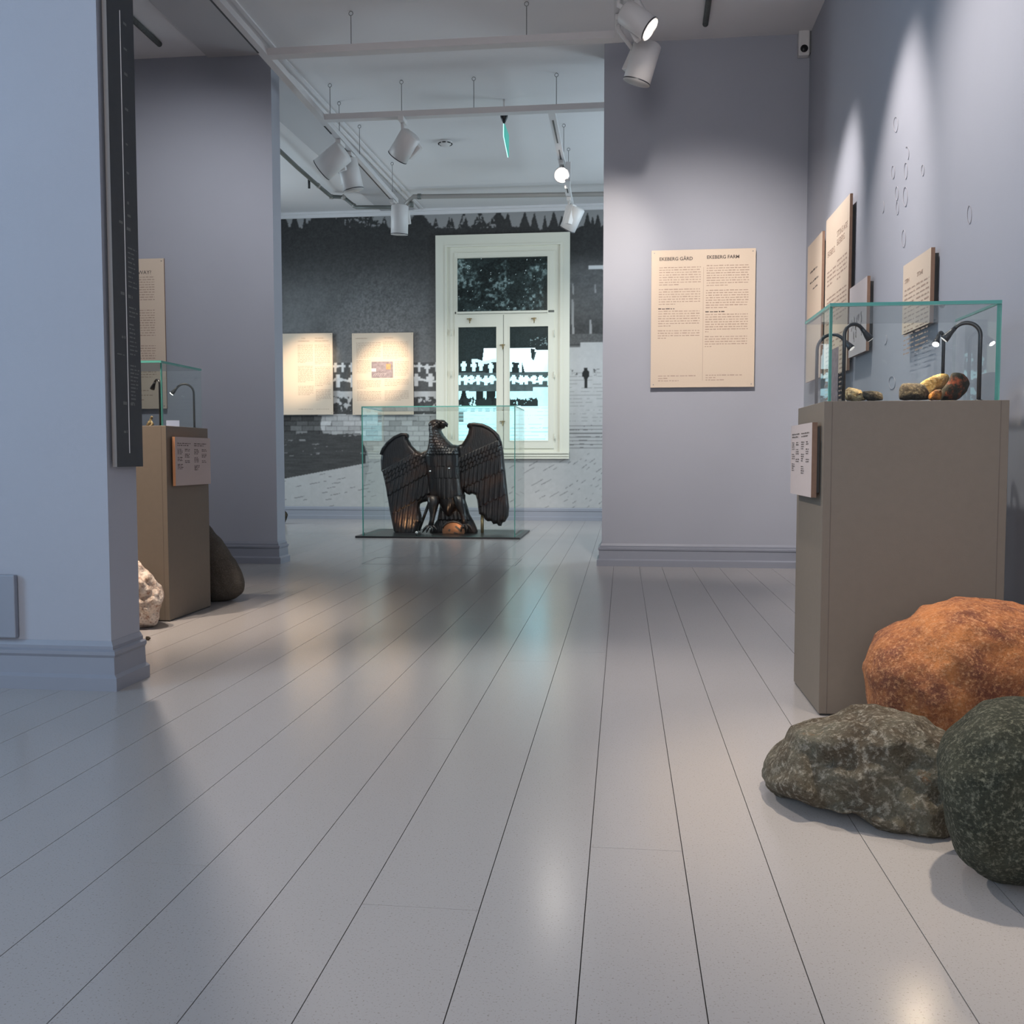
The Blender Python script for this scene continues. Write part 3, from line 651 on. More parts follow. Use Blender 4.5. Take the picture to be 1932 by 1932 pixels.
box('timeline', bw*.47, bw*.47+.003, -.0292, -.028, zl0, zl1, M['white_ink'], t)
bm = bmesh.new()
def tm(py): return onX(240, py, XP1+.028).z-zB
for py in (52, 98, 145, 210, 275, 328, 385, 408): dashes(bm, bw*.6, bw*.72, tm(py), .009, y=-.0284)
for py in (427, 559, 640, 764, 817): dashes(bm, bw*.28, bw*.42, tm(py), .010, y=-.0284)
for py in (434, 561, 764): dashes(bm, bw*.56, bw*.72, tm(py), .011, y=-.0284)
for py in list(range(468, 545, 9))+list(range(580, 600, 8))+list(range(612, 675, 8))+list(range(690, 764, 7)): dashes(bm, bw*.58, bw*random.uniform(.75, .95), tm(py), .005, y=-.0284)
dashes(bm, bw*.1, bw*.42, tm(672), .004, y=-.0284)
fin('lettering', bm, M['grey_ink'], t)

# ------------------------------------------------------------------ pedestals, cases
def pedestal(label, x0, x1, y0, y1, h, jx=None, jy=None):
    t = thing('display_pedestal', label, 'pedestal', ((x0+x1)/2, (y0+y1)/2, 0)); cx_, cy_ = (x0+x1)/2, (y0+y1)/2
    box('body', x0-cx_, x1-cx_, y0-cy_, y1-cy_, .006, h-.0, M['ped'], t, bev=.0015)
    for xx in (x0+.024, x1-.024): box('panel_joint', xx-cx_-.0008, xx-cx_+.0008, y0-cy_-.0006, y0-cy_+.001, .006, h-.002, M['pedj'], t)
    box('plinth', x0-cx_+.004, x1-cx_-.004, y0-cy_+.004, y1-cy_-.004, 0, .006, M['slot'], t)
    return t
def glass_case(name, label, x0, x1, y0, y1, z0, z1, th=.008, group=None):
    cx_, cy_ = (x0+x1)/2, (y0+y1)/2; t = thing(name, label, 'glass case', (cx_, cy_, z0), 0, group); a, b, c, d, h = x0-cx_, x1-cx_, y0-cy_, y1-cy_, z1-z0
    def pane(nm, X0, X1, Y0, Y1, Z0, Z1):
        bm = bmesh.new(); fs = abox(bm, X0, X1, Y0, Y1, Z0, Z1); ds = (X1-X0, Y1-Y0, Z1-Z0); k = ds.index(min(ds))
        bmesh.ops.recalc_face_normals(bm, faces=bm.faces[:])
        for f in fs: f.material_index = 0 if abs(f.normal[k]) > .9 or nm == 'back_pane' or (f.normal.y > .9) else 1
        me = bpy.data.meshes.new(nm); bm.to_mesh(me); bm.free(); link(nm, me, [M['glass'], M['gl_edge']], t)
    e = .0006
    pane('front_pane', a, b, c, c+th, 0, h-th-e); pane('back_pane', a, b, d-th, d, 0, h-th-e)
    pane('side_pane', a, a+th, c+th+e, d-th-e, 0, h-th-e); pane('side_pane', b-th, b, c+th+e, d-th-e, 0, h-th-e); pane('top_pane', a, b, c, d, h-th, h)
    return t
# right
p0 = onZ(1546, 1350, 0); p1 = onZ(1496, 1288, 0)
RY0, RY1 = p0.y, p1.y; RX0 = (p0.x+p1.x)/2; RX1 = onY(1898, 1000, RY0).x; RH = onY(1546, 757, RY0).z
pedestal('large grey-brown display pedestal on the right behind the boulders', RX0, RX1, RY0, RY1, RH)
gx0 = onY(1564, 700, RY0+.02).x; gx1 = onY(1887, 700, RY0+.02).x; gy0 = RY0+.02; gy1 = RY1-.01; gz1 = onY(1885, 566, gy0).z
glass_case('glass_case', 'clear glass case with green edges over the stone tools at right', gx0, gx1, gy0, gy1, RH, gz1, .010)
t, yf = panel('small grey-brown label board on the side of the right pedestal', (RX0, onX(1491, 870, RX0-.03).y, onX(1530, 939, RX0-.03).z), -math.pi/2, onX(1491, 870, RX0-.03).y-onX(1530, 870, RX0-.03).y, onX(1530, 797, RX0-.03).z-onX(1530, 939, RX0-.03).z, th=.016, gap=.012, face=M['paper_g'], name='label_board', cat='label board')
W_ = onX(1491, 870, RX0-.03).y-onX(1530, 870, RX0-.03).y; H_ = onX(1530, 797, RX0-.03).z-onX(1530, 939, RX0-.03).z
def label_text(t, yf, W_, H_):
    bm = bmesh.new()
    for x_ in (.06, .52): dashes(bm, W_*x_, W_*(x_+.36), H_*.86, .004); dashes(bm, W_*x_, W_*(x_+.30), H_*.82, .004)
    for x_, rows in ((.06, (.74, .71, .68, .65, .57, .54, .51, .43, .40, .37, .34)), (.26, (.74, .71, .64, .61, .58, .50, .47)), (.52, (.74, .71, .68, .65, .57, .54, .51, .48, .40, .37, .34, .31)), (.74, (.74, .71, .64, .61, .58, .50, .47))):
        for z_ in rows: dashes(bm, W_*x_, W_*(x_+random.uniform(.10, .16)), H_*z_, .0034)
    printed(t, bm, yf, M['ink'])
label_text(t, yf, W_, H_)
# left
p0 = onZ(318, 1173, 0); p1 = onZ(400, 1145, 0)
LX1 = (p0.x+p1.x)/2; LY0, LY1 = p0.y, p1.y; LH = onY(318, 803, LY0).z; LX0 = LX1-.62
pedestal('grey-brown display pedestal at left, half behind the left pier', LX0, LX1, LY0, LY1, LH)
hx0 = LX0+.03; hx1 = onY(305, 740, LY0+.02).x; hy0 = LY0+.02; hy1 = onX(381, 740, hx1).y; hz1 = onY(305, 680, hy0).z
glass_case('glass_case', 'clear glass case on the left pedestal, cut off by the pier', hx0, hx1, hy0, hy1, LH, hz1, .010)
Wl = onX(399, 870, LX1+.03).y-onX(333, 870, LX1+.03).y; zB = onX(333, 917, LX1+.03).z; H_ = onX(333, 824, LX1+.03).z-zB
t, yf = panel('small pink-grey label board on the side of the left pedestal', (LX1, onX(333, 870, LX1+.03).y, zB), math.pi/2, Wl, H_, th=.014, gap=.010, face=M['paper_g'], edge=mat('board_edge_warm', (.42, .20, .10), .7), name='label_board', cat='label board')
label_text(t, yf, Wl, H_)

# gooseneck lamps
def gooseneck(label, base, top, arch, head_to, lit, group, r=.0056, s=1.0):
    """base point, top height of arch, direction vector of the arch (xy), head end point."""
    t = thing('gooseneck_lamp', label, 'lamp', base, 0, group); B = Vector(base); Hd = Vector(head_to)-B; ax = Vector((arch[0], arch[1], 0))
    htop = top-B.z; L = ax.length; rad = L/2
    pts = [Vector((0, 0, 0)), Vector((0, 0, htop-rad))]
    for k in range(1, 13):
        an = math.pi*k/12*.80; pts.append(Vector((0, 0, htop-rad))+ax.normalized()*(rad-rad*math.cos(an))+Vector((0, 0, rad*math.sin(an))))
    tube('neck', pts, r, M['goose'], t, 12)
    d = (pts[-1]-pts[-2]).normalized(); e = pts[-1]
    bm = bmesh.new(); atube(bm, [e-d*.002, e+d*.012, e+d*.03, e+d*.042], [r*1.1, r*1.2, r*1.9, r*2.1], 14); fin('lamp_head', bm, M['goose'], t, True)
    bm = bmesh.new(); atube(bm, [e+d*.0421, e+d*.0435], r*1.8, 14); fin('lens', bm, M['glow_star'] if lit else M['glow_dim'], t)
    tube('foot', [(0, 0, 0), (0, 0, .004)], r*1.7, M['goose'], t, 14)
    sp = spot(B+e+d*.046, B+e+d*.3, 2.2, WARM, 80, .8, .01); return t
G = 'gooseneck lamps in the right case'
zf = RH+.0005
def bpt(px, y): return Vector((onY(px, 700, y).x, y, zf))
b1 = bpt(1592, gy0+.035); gooseneck('black gooseneck lamp by the front left corner of the right case', b1, onY(1600, 611, b1.y).z, (.062, .02), (0, 0, 0), False, G)
b2 = bpt(1541, gy1-.05); gooseneck('black gooseneck lamp by the rear left corner of the right case', b2, onY(1560, 633, b2.y).z, (.085, -.05), (0, 0, 0), False, G)
b3 = bpt(1848, gy0+.035); gooseneck('black gooseneck lamp by the front right corner of the right case', b3, onY(1830, 608, b3.y).z, (-.078, .02), (0, 0, 0), False, G, .0062)
b4 = bpt(1779, gy1-.05); gooseneck('black gooseneck lamp with a bright bulb, rising behind the stone tools', b4, onY(1778, 629, b4.y).z, (-.034, -.05), (0, 0, 0), True, G)
G = 'gooseneck lamps in the left case'
b5 = Vector((onY(302, 760, hy0+.05).x, hy0+.05, LH+.0005)); gooseneck('black gooseneck lamp at the front of the left case', b5, onY(295, 716, b5.y).z, (-.042, .03), (0, 0, 0), False, G)
b6 = Vector((onY(366, 760, hy1-.05).x, hy1-.05, LH+.0005)); gooseneck('black gooseneck lamp at the rear of the left case', b6, onY(350, 725, b6.y).z, (-.092, -.02), (0, 0, 0), True, G)

# ------------------------------------------------------------------ rocks
def n3(v, s, seed):
    from mathutils import noise
    return noise.noise(Vector(v)*s+Vector((seed, seed*1.7, seed*.3)))
def rock(name, label, cat, outline, Ya, Yb, D, m, seed=1, amp=.02, fs=7, floor_z=0.0, group=None, seg=96, rings=48, pw=.8, facet=0, lean=0, rough=.02):
    pts = [(p[0], p[1]) for p in outline]; cx_ = (min(p[0] for p in pts)+max(p[0] for p in pts))/2; cy_ = (min(p[1] for p in pts)+max(p[1] for p in pts))/2
    x_lo, x_hi = min(p[0] for p in pts), max(p[0] for p in pts)
    # radial outline
    def rad(th):
        dx, dy = math.cos(th), math.sin(th); best = 0
        for i in range(len(pts)):
            (x1, y1), (x2, y2) = pts[i], pts[(i+1) % len(pts)]; ex, ey = x2-x1, y2-y1; den = dx*ey-dy*ex
            if abs(den) < 1e-9: continue
            tt = ((x1-cx_)*ey-(y1-cy_)*ex)/den; ss = ((x1-cx_)*dy-(y1-cy_)*dx)/den
            if tt > 0 and -1e-6 <= ss <= 1+1e-6: best = max(best, tt)
        return best
    rr = [rad(2*math.pi*k/seg) for k in range(seg)]
    rr = [(.15*rr[k-1]+.7*rr[k]+.15*rr[(k+1) % seg])*(1+rough*n3((math.cos(2*math.pi*k/seg), math.sin(2*math.pi*k/seg), 0), 5, seed)) for k in range(seg)]
    bm = bmesh.new(); R_ = []
    fr = Vector((0, -1, 0))
    for j in range(rings+1):
        ph = math.pi*j/rings; s_ = math.sin(ph)**pw; c_ = math.copysign(abs(math.cos(ph))**pw, math.cos(ph)); row = []
        for k in range(seg if 0 < j < rings else 1):
            th = 2*math.pi*k/seg; px = cx_+rr[k]*s_*math.cos(th); py = cy_+rr[k]*s_*math.sin(th)
            Y = Ya+(Yb-Ya)*(px-x_lo)/(x_hi-x_lo); P = onY(px, py, Y); vd = (P-C0).normalized(); vd.z = 0
            P = P - vd*(D*c_*(1-.25*(lean*(py-cy_)/max(1, rr[k])))) 
            # noise displacement mostly in depth, faded at the silhouette
            nn = n3(P, fs, seed)*amp+n3(P, fs*3, seed+5)*amp*.35
            if facet: nn += (abs(n3(P, facet, seed+9))-.2)*amp*1.2
            P = P-vd*nn*(1-s_**6)+Vector((0, 0, nn*.35))+Vector((n3(P, 28, seed), n3(P, 28, seed+3), n3(P, 28, seed+7)))*amp*.16
            if P.z < floor_z+.001: P.z = floor_z+.001
            row.append(bm.verts.new(P))
        R_.append(row)
    for j in range(rings):
        A, B = R_[j], R_[j+1]
        for k in range(seg):
            k2 = (k+1) % seg
            if len(A) == 1: bm.faces.new((A[0], B[k2], B[k]))
            elif len(B) == 1: bm.faces.new((A[k], A[k2], B[0]))
            else: bm.faces.new((A[k], A[k2], B[k2], B[k]))
    o = fin(name, bm, m, None, True); c = Vector((0, 0, 0))
    vs = o.data.vertices; c = sum((v.co for v in vs), Vector())/len(vs); c.z = floor_z
    for v in vs: v.co -= c
    o.location = c; return tag(o, label, cat, group)
def Z7(l): return [(1400+u/2.972, 1050+v/2.972) for u, v in l]
rock('boulder', 'large rounded orange granite boulder in front of the right pedestal', 'boulder', Z7([(685,600),(705,520),(750,455),(830,408),(900,380),(1000,310),(1100,262),(1200,243),(1330,248),(1450,265),(1600,300),(1780,370),(1900,480),(1960,700),(1900,960),(1700,1090),(1400,1130),(1150,1110),(980,1090),(860,1040),(770,970),(715,880),(698,760)]), 2.60, 2.58, .25, M['r_orange'], 3, .035, 5, pw=.75, seg=140, rings=70)
rock('boulder', 'flat grey brown lichened boulder with a pointed left end', 'boulder', Z7([(108,1200),(160,1130),(230,1060),(285,965),(370,935),(440,920),(600,885),(740,868),(830,880),(940,885),(1050,940),(1140,1000),(1220,1110),(1240,1300),(1235,1450),(1210,1555),(1120,1548),(1000,1520),(880,1522),(780,1500),(700,1440),(620,1392),(480,1372),(300,1322),(190,1287),(130,1245)]), 2.32, 2.14, .16, M['r_gray'], 8, .05, 8, facet=7, pw=.72, seg=140, rings=70)
rock('boulder', 'dark green grey speckled boulder at the right edge', 'boulder', Z7([(1130,1010),(1200,960),(1260,915),(1340,850),(1430,815),(1550,808),(1700,820),(1900,900),(2050,1100),(2080,1400),(1980,1650),(1800,1790),(1581,1780),(1440,1760),(1310,1715),(1215,1630),(1150,1500),(1105,1310),(1090,1150)]), 1.90, 1.86, .17, M['r_green'], 12, .025, 7, pw=.75, seg=140, rings=70)
rock('boulder', 'rough white and pink quartz boulder behind the left pier', 'boulder', [(225,1095),(245,1070),(262,1062),(275,1075),(290,1092),(305,1110),(311,1125),(303,1145),(300,1165),(296,1178),(285,1184),(262,1190),(235,1192),(215,1170),(205,1130)], onZ(285, 1186, 0).y+.06, onZ(285, 1186, 0).y+.06, .10, M['r_white'], 15, .05, 12, facet=14, pw=.85)
rock('boulder', 'dark brown triangular boulder behind the left pedestal', 'boulder', [(395,990),(402,1001),(420,1020),(445,1060),(459,1085),(463,1102),(459,1118),(445,1128),(420,1136),(400,1139),(370,1142),(330,1140),(320,1100),(345,1030),(370,985)], onZ(420, 1137, 0).y+.10, onZ(420, 1137, 0).y+.10, .14, M['r_dark'], 18, .015, 7, pw=.8)
rock('boulder', 'black pointed stone just showing past the rear pier', 'boulder', [(500,960),(530,962),(537,963),(544,970),(541,980),(537,988),(515,992),(490,988),(485,970)], onZ(537, 989, 0).y+.05, onZ(537, 989, 0).y+.05, .1, M['s_dark'], 21, .02, 9, pw=.8, seg=40, rings=20)
rock('stone_chip', 'tiny dark chip of stone on the floor by the left pier', 'stone', [(275,1200),(281,1201),(285,1204),(281,1208),(275,1208)], onZ(279, 1208, 0).y, onZ(279, 1208, 0).y, .01, M['s_dark'], 22, .002, 20, seg=20, rings=10, floor_z=.0)
# stone tools (in the right case)
def Zs(l): return [(1500+u/4.472, 560+v/4.472) for u, v in l]
sl = box('display_sheet', onY(1600, 750, gy0+.05).x, onY(1840, 750, gy0+.05).x, gy0+.06, gy1-.07, RH+.0005, RH+.003, M['cloth']); tag(sl, 'thin black sheet under the stone tools in the right case', 'sheet')
zr = RH+.003; yS = gy0+.16
GS = 'stone tools in the right case'
def tool(label, ol, Ya, Yb, D, m, seed, **k): return rock('stone_tool', label, 'stone tool', Zs(ol), Ya, Yb, D, m, seed, k.pop('amp', .004), 30, floor_z=zr, group=GS, seg=64, rings=28, **k)
tool('small cream and brown broken flint at the left in the case', [(415,800),(445,770),(500,775),(560,790),(570,815),(590,840),(605,872),(500,880),(430,872),(412,840)], yS, yS, .035, M['s_cream'], 31, facet=40, amp=.008)
tool('small dark stone with a tan end beside the cream flint', [(562,800),(640,795),(700,800),(735,820),(745,850),(740,875),(610,878),(575,850)], yS-.03, yS-.03, .03, M['s_dark'], 33)
tool('dark brown blunt stone axe lying in the middle of the case', [(875,835),(880,770),(900,735),(960,730),(1050,735),(1100,755),(1130,800),(1135,850),(1120,870),(880,872)], yS, yS, .035, M['s_dark'], 35)
tool('long yellow stone axe leaning up behind the dark one', [(1050,735),(1100,700),(1160,670),(1220,650),(1280,648),(1305,670),(1300,705),(1260,760),(1200,800),(1150,840),(1130,870),(1090,870),(1060,790)], yS+.07, yS+.09, .03, M['s_yellow'], 37)
tool('orange and black lump at the front of the pile of tools', [(1120,835),(1150,805),(1190,785),(1235,785),(1240,830),(1225,872),(1130,875)], yS-.03, yS-.03, .03, M['s_orange'], 39, amp=.007)
tool('biggest round dark red and green stone at the right of the pile', [(1225,830),(1240,780),(1290,720),(1308,670),(1320,645),(1370,637),(1420,650),(1460,690),(1476,730),(1450,800),(1400,850),(1360,872),(1230,878)], yS+.03, yS+.03, .045, M['s_mix'], 41)
# small exhibit and card in the left case
cd_ = thing('bone_fragment', 'tiny cream and brown bone fragment standing in the left case', 'exhibit', (onY(284, 800, LY0+.12).x, LY0+.12, LH+.0005))
bm = bmesh.new(); atube(bm, [(-.018, 0, .003), (-.006, 0, .018), (0, 0, .03), (.004, .002, .042)], [.006, .009, .006, .005], 8); atube(bm, [(.0, 0, .0), (.012, 0, .012), (.004, 0, .026)], [.008, .007, .004], 8); fin('bone', bm, M['s_cream'], cd_, True)
bm = bmesh.new(); atube(bm, [(.003, .002, .038), (.009, 0, .05)], [.007, .005], 8); fin('bone_tip', bm, M['s_cream'], cd_, True)
cx_ = onY(326, 800, LY0+.25).x; tag(box('label_card', cx_-.035, cx_+.035, LY0+.25, LY0+.252, LH+.0005, LH+.035, mat('card_blue', (.45, .5, .72), .7)), 'small pale blue card standing in the left case', 'card')

# ------------------------------------------------------------------ eagle display
EYf = onZ(800, 1016, 0).y; EYb = onZ(995, 1003, 0).y
ex0 = onY(670, 1016, EYf).x; ex1 = onY(981, 1016, EYf).x
tag(box('base_plate', ex0, ex1, EYf, EYb, .0, .018, M['steel'], bev=.002), 'flat black floor plate under the eagle and its glass case', 'base plate')
cx0 = onY(683, 900, EYf+.06).x; cx1 = onY(972, 900, EYf+.06).x; ctop = onY(800, 766, EYf+.06).z
glass_case('glass_case', 'large floor standing glass case around the dark eagle', cx0, cx1, EYf+.06, EYb-.06, .0185, ctop, .010)
EY = (EYf+EYb)/2; ORG = onY(660+1000/5.52, 740+1500/5.52, EY)
def Z8(l):
    out = []
    for u, v in l: p = onY(660+u/5.52, 740+v/5.52, EY); out.append((p.x-ORG.x, p.z-ORG.z))
    return out
eg = thing('eagle_sculpture', 'dark bronze eagle statue with spread wings inside the big glass case', 'sculpture', (ORG.x, EY, .0185)); zoff = ORG.z-.0185
def relief(name, outline, T, Rr, relief_fn=None, m=None, step=.0055, y0=0, back=.5, parent=eg):
    P = np.array(outline); lo = P.min(0)-step*2; hi = P.max(0)+step*2; nx = int((hi[0]-lo[0])/step)+1; nz = int((hi[1]-lo[1])/step)+1
    X, Z = np.meshgrid(lo[0]+np.arange(nx)*step, lo[1]+np.arange(nz)*step); d = np.full(X.shape, 1e9); CX = np.zeros(X.shape); CZ = np.zeros(X.shape)
    for i in range(len(P)):
        a = P[i]; b = P[(i+1) % len(P)]; e = b-a; L2 = e@e
        if L2 == 0: continue
        t = np.clip(((X-a[0])*e[0]+(Z-a[1])*e[1])/L2, 0, 1); qx = a[0]+t*e[0]; qz = a[1]+t*e[1]; dd = np.hypot(X-qx, Z-qz); m_ = dd < d; d[m_] = dd[m_]; CX[m_] = qx[m_]; CZ[m_] = qz[m_]
    ins = poly_mask(X, Z, outline); keep = ins | (d < step*.5); snap = (d < step*.5) | ~ins
    Xs = np.where(snap, CX, X); Zs_ = np.where(snap, CZ, Z); dd = np.where(snap, 0, d)
    h = T*np.sqrt(np.clip(1-(1-np.clip(dd/Rr, 0, 1))**2, 0, 1))
    if relief_fn is not None: h = h+relief_fn(X, Z)*np.clip(dd/.02, 0, 1)
    idx = -np.ones(X.shape, int); idx[keep] = np.arange(keep.sum()); K = keep.sum()
    yf_ = y0-h[keep]; yb_ = y0+(h*back)[keep]; yb_ = np.where(dd[keep] == 0, yf_+.004, yb_)
    zz_ = np.maximum(Zs_[keep]+zoff, 0); co = np.concatenate([np.stack([Xs[keep], yf_, zz_], -1), np.stack([Xs[keep], yb_, zz_], -1)])
    c4 = np.stack([idx[:-1, :-1], idx[:-1, 1:], idx[1:, 1:], idx[1:, :-1]], -1).reshape(-1, 4); c4 = c4[(c4 >= 0).all(1)]
    faces = [tuple(f) for f in c4]+[tuple(f[::-1]+K) for f in c4]
    # rim
    from collections import Counter
    E = Counter()
    for f in c4:
        for k in range(4): E[(f[k], f[(k+1) % 4])] += 1
    for (a_, b_) in E:
        if (b_, a_) not in E: faces.append((a_, a_+K, b_+K, b_))
    me = bpy.data.meshes.new(name); me.from_pydata(co.tolist(), [], [tuple(int(i) for i in f) for f in faces]); me.update(); return link(name, me, m or M['bronze'], parent, True)
def saw_rows(s, u, rows, amp):
    """s: distance along the feathers, u: across; rows: (length, width, scallop, amplitude)."""
    out = np.zeros(s.shape); acc = 0; base = 0; n = len(rows)
    for k, (ln, wd, sc_, a) in enumerate(rows):
        uu = u/wd+(.5 if k % 2 else 0)+.13*k; fu = uu-np.floor(uu); lobe = sc_*(1-(2*fu-1)**2)       # tip shape
        start = acc; end = acc+ln
        tip = end+lobe; tip0 = start+ (rows[k-1][2]*(1-(2*((u/rows[k-1][1]+(.5 if (k-1) % 2 else 0)+.13*(k-1)) % 1)-1)**2) if k else 0)
        m_ = (s >= tip0) & (s < tip) if k else (s < tip)
        f = np.clip((s-start)/(ln+.01), 0, 1); val = a*(f*.7+.3)*(1-.75*np.abs(2*fu-1)**2.2)+a*.9*(n-k)*.35
        val = val-.3*a*np.exp(-((fu-.5)/.05)**2)*(ln > .1)
        out = np.where(m_, val, out); acc = end
    return out*amp
def wing_l(X, Z):
    p, = Z8([(600, 700)]); an = R(-16); s = -((Z-p[1])*math.cos(an)+(X-p[0])*math.sin(an)*1.0)+.10; s = s+.25*(X-p[0]); u = (X-p[0])*math.cos(R(8))+(Z-p[1])*-.12
    top = saw_rows(s, u, [(.075, .4, 0, .2), (.045, .032, .014, 1), (.045, .034, .014, 1), (.05, .036, .014, 1), (.13, .042, .016, 1.2), (.20, .05, .02, 1.2), (.9, .055, .02, 1.2)], .015); return top
def wing_r(X, Z):
    p, = Z8([(1320, 640)]); s = -(Z-p[1])+.11-.38*(p[0]-X)*-1*1.0; s = -(Z-p[1])*.93+(X-p[0])*.40+.12; u = (X-p[0])*.98-(Z-p[1])*.06
    return saw_rows(s, u, [(.085, .4, 0, .2), (.045, .033, .015, 1.1), (.045, .035, .015, 1.1), (.045, .037, .015, 1), (.16, .042, .018, 1.2), (.24, .052, .02, 1.2), (.9, .058, .02, 1.2)], .016)
WL = Z8([(565,424),(598,430),(613,450),(606,488),(640,550),(690,605),(745,628),(800,600),(860,640),(870,1100),(840,1128),(800,1140),(760,1148),(728,1165),(722,1200),(740,1280),(748,1350),(722,1375),(705,1460),(695,1500),(600,1506),(500,1500),(452,1450),(430,1350),(400,1180),(370,1000),(345,880),(336,838),(320,820),(315,700),(330,620),(360,560),(410,500),(480,450),(540,426)])
WR = Z8([(1214,340),(1235,320),(1290,314),(1370,325),(1440,350),(1500,395),(1550,440),(1580,520),(1595,600),(1605,720),(1620,860),(1640,1050),(1656,1200),(1650,1290),(1632,1322),(1615,1352),(1588,1360),(1575,1395),(1545,1395),(1525,1372),(1490,1378),(1468,1345),(1430,1348),(1400,1325),(1385,1290),(1340,1270),(1330,1200),(1320,1120),(1305,1075),(1270,1060),(1240,1072),(1210,1060),(1150,1000),(1120,850),(1090,740),(1080,640),(1090,560),(1160,540),(1200,480),(1225,430),(1235,380),(1216,362)])
relief('wing', WL, .045, .05, wing_l, y0=.03)
relief('wing', WR, .045, .05, wing_r, y0=.03)
for ol in (((565,424),(598,430),(613,450),(606,488)), ((1228,375),(1217,352),(1250,335),(1300,340),(1370,345))): pass
def bodyfn(X, Z):
    p, = Z8([(930, 560)]); s = -(Z-p[1])+.16; u = X-p[0]
    sc_ = saw_rows(s, u, [(.03, .03, .008, 1)]*8+[(.12, .045, .012, .5), (.12, .05, .012, .6), (.2, .05, .02, .8), (.6, .05, .02, .9)], .008)
    return sc_
BODY = Z8([(826,345),(848,308),(900,292),(950,285),(985,292),(985,375),(958,384),(950,400),(975,445),(1020,500),(1070,545),(1110,548),(1150,560),(1165,640),(1165,760),(1172,900),(1185,1000),(1195,1070),(1180,1130),(1140,1190),(1100,1240),(1060,1290),(1020,1300),(985,1270),(950,1210),(920,1150),(860,1130),(835,1110),(820,1000),(800,850),(785,750),(775,650),(806,590),(820,520),(826,430),(820,380)])
relief('torso', BODY, .13, .13, bodyfn, y0=.02, back=.7)
# tail and legs
relief('tail', Z8([(930,1080),(1180,1080),(1215,1180),(1240,1270),(1285,1345),(1325,1440),(1322,1498),(1080,1502),(820,1500),(822,1440),(900,1330),(925,1200)]), .05, .06, lambda X, Z: saw_rows(-Z+.4, X+.15*Z, [(.12, .04, .012, 1), (.1, .045, .012, 1), (.6, .05, .02, 1)], .012), y0=.05)
def leg(side):
    bm = bmesh.new()
    if side < 0: c = Z8([(885,1080),(880,1180),(880,1260),(872,1330),(862,1385)]); r_ = [.075, .055, .033, .026, .03]
    else: c = Z8([(1140,1080),(1165,1180),(1190,1250),(1205,1310),(1215,1370)]); r_ = [.075, .055, .033, .026, .03]
    pts = [Vector((x, -.055-.01*i, z+zoff)) for i, (x, z) in enumerate(c)]; atube(bm, pts, r_, 16); return fin('leg', bm, M['bronze'], eg, True), pts[-1]
for sd in (-1, 1):
    lg, e = leg(sd)
    for k in range(4):
        a = R(-60+k*40); bm = bmesh.new(); d = Vector((math.sin(a)*.8, -.6*math.cos(a), -.2)); pts = [e, e+d*.05+Vector((0, 0, .004)), e+d*.09+Vector((0, 0, -.012)), e+d*.115+Vector((0, 0, -.045))]
        atube(bm, pts, [.02, .016, .014, .003], 10); fin('talon', bm, M['bronze'], lg, True)
# head details
hp, = Z8([(905, 340)]); hv = Vector((hp[0], -.05, hp[1]+zoff))
bm = bmesh.new(); bmesh.ops.create_uvsphere(bm, u_segments=28, v_segments=18, radius=.075)
for v in bm.verts: v.co = Vector((v.co.x*1.02, v.co.y*.9, v.co.z*.72))+hv
hd = fin('head', bm, M['bronze'], eg, True)
bk = Z8([(955,335),(1000,332),(1024,345),(1029,366)]); bm = bmesh.new(); atube(bm, [Vector((x, -.075, z+zoff)) for x, z in bk], [.038, .032, .02, .003], 14); fin('beak', bm, M['bronze'], hd, True)
bk = Z8([(960,362),(995,362),(1008,360)]); bm = bmesh.new(); atube(bm, [Vector((x, -.075, z+zoff)) for x, z in bk], [.022, .014, .006], 12); fin('beak', bm, M['bronze'], hd, True)
ey, = Z8([(948, 322)]); bm = bmesh.new(); bmesh.ops.create_uvsphere(bm, u_segments=12, v_segments=8, radius=.011)
for v in bm.verts: v.co = v.co+Vector((ey[0], -.118, ey[1]+zoff))
fin('eye', bm, mat('bronze_shiny', (.12, .10, .09), .2, metal=.6), hd, True)
bw_ = Z8([(915,318),(940,306),(975,312)]); bm = bmesh.new(); atube(bm, [Vector((x, -.112, z+zoff)) for x, z in bw_], [.006, .011, .006], 8); fin('brow', bm, M['bronze'], hd, True)
# wing leading edge rolls
for ln, rs in ((((330,650),(350,590),(400,525),(470,470),(540,440),(590,440),(600,470)), .016), (((1240,365),(1250,338),(1300,335),(1380,345),(1450,375),(1510,420),(1550,480),(1575,560)), .018)):
    bm = bmesh.new(); c = Z8(ln); atube(bm, [Vector((x, -.022, z+zoff)) for x, z in c], rs, 12); fin('wing_edge', bm, M['bronze'], eg, True)
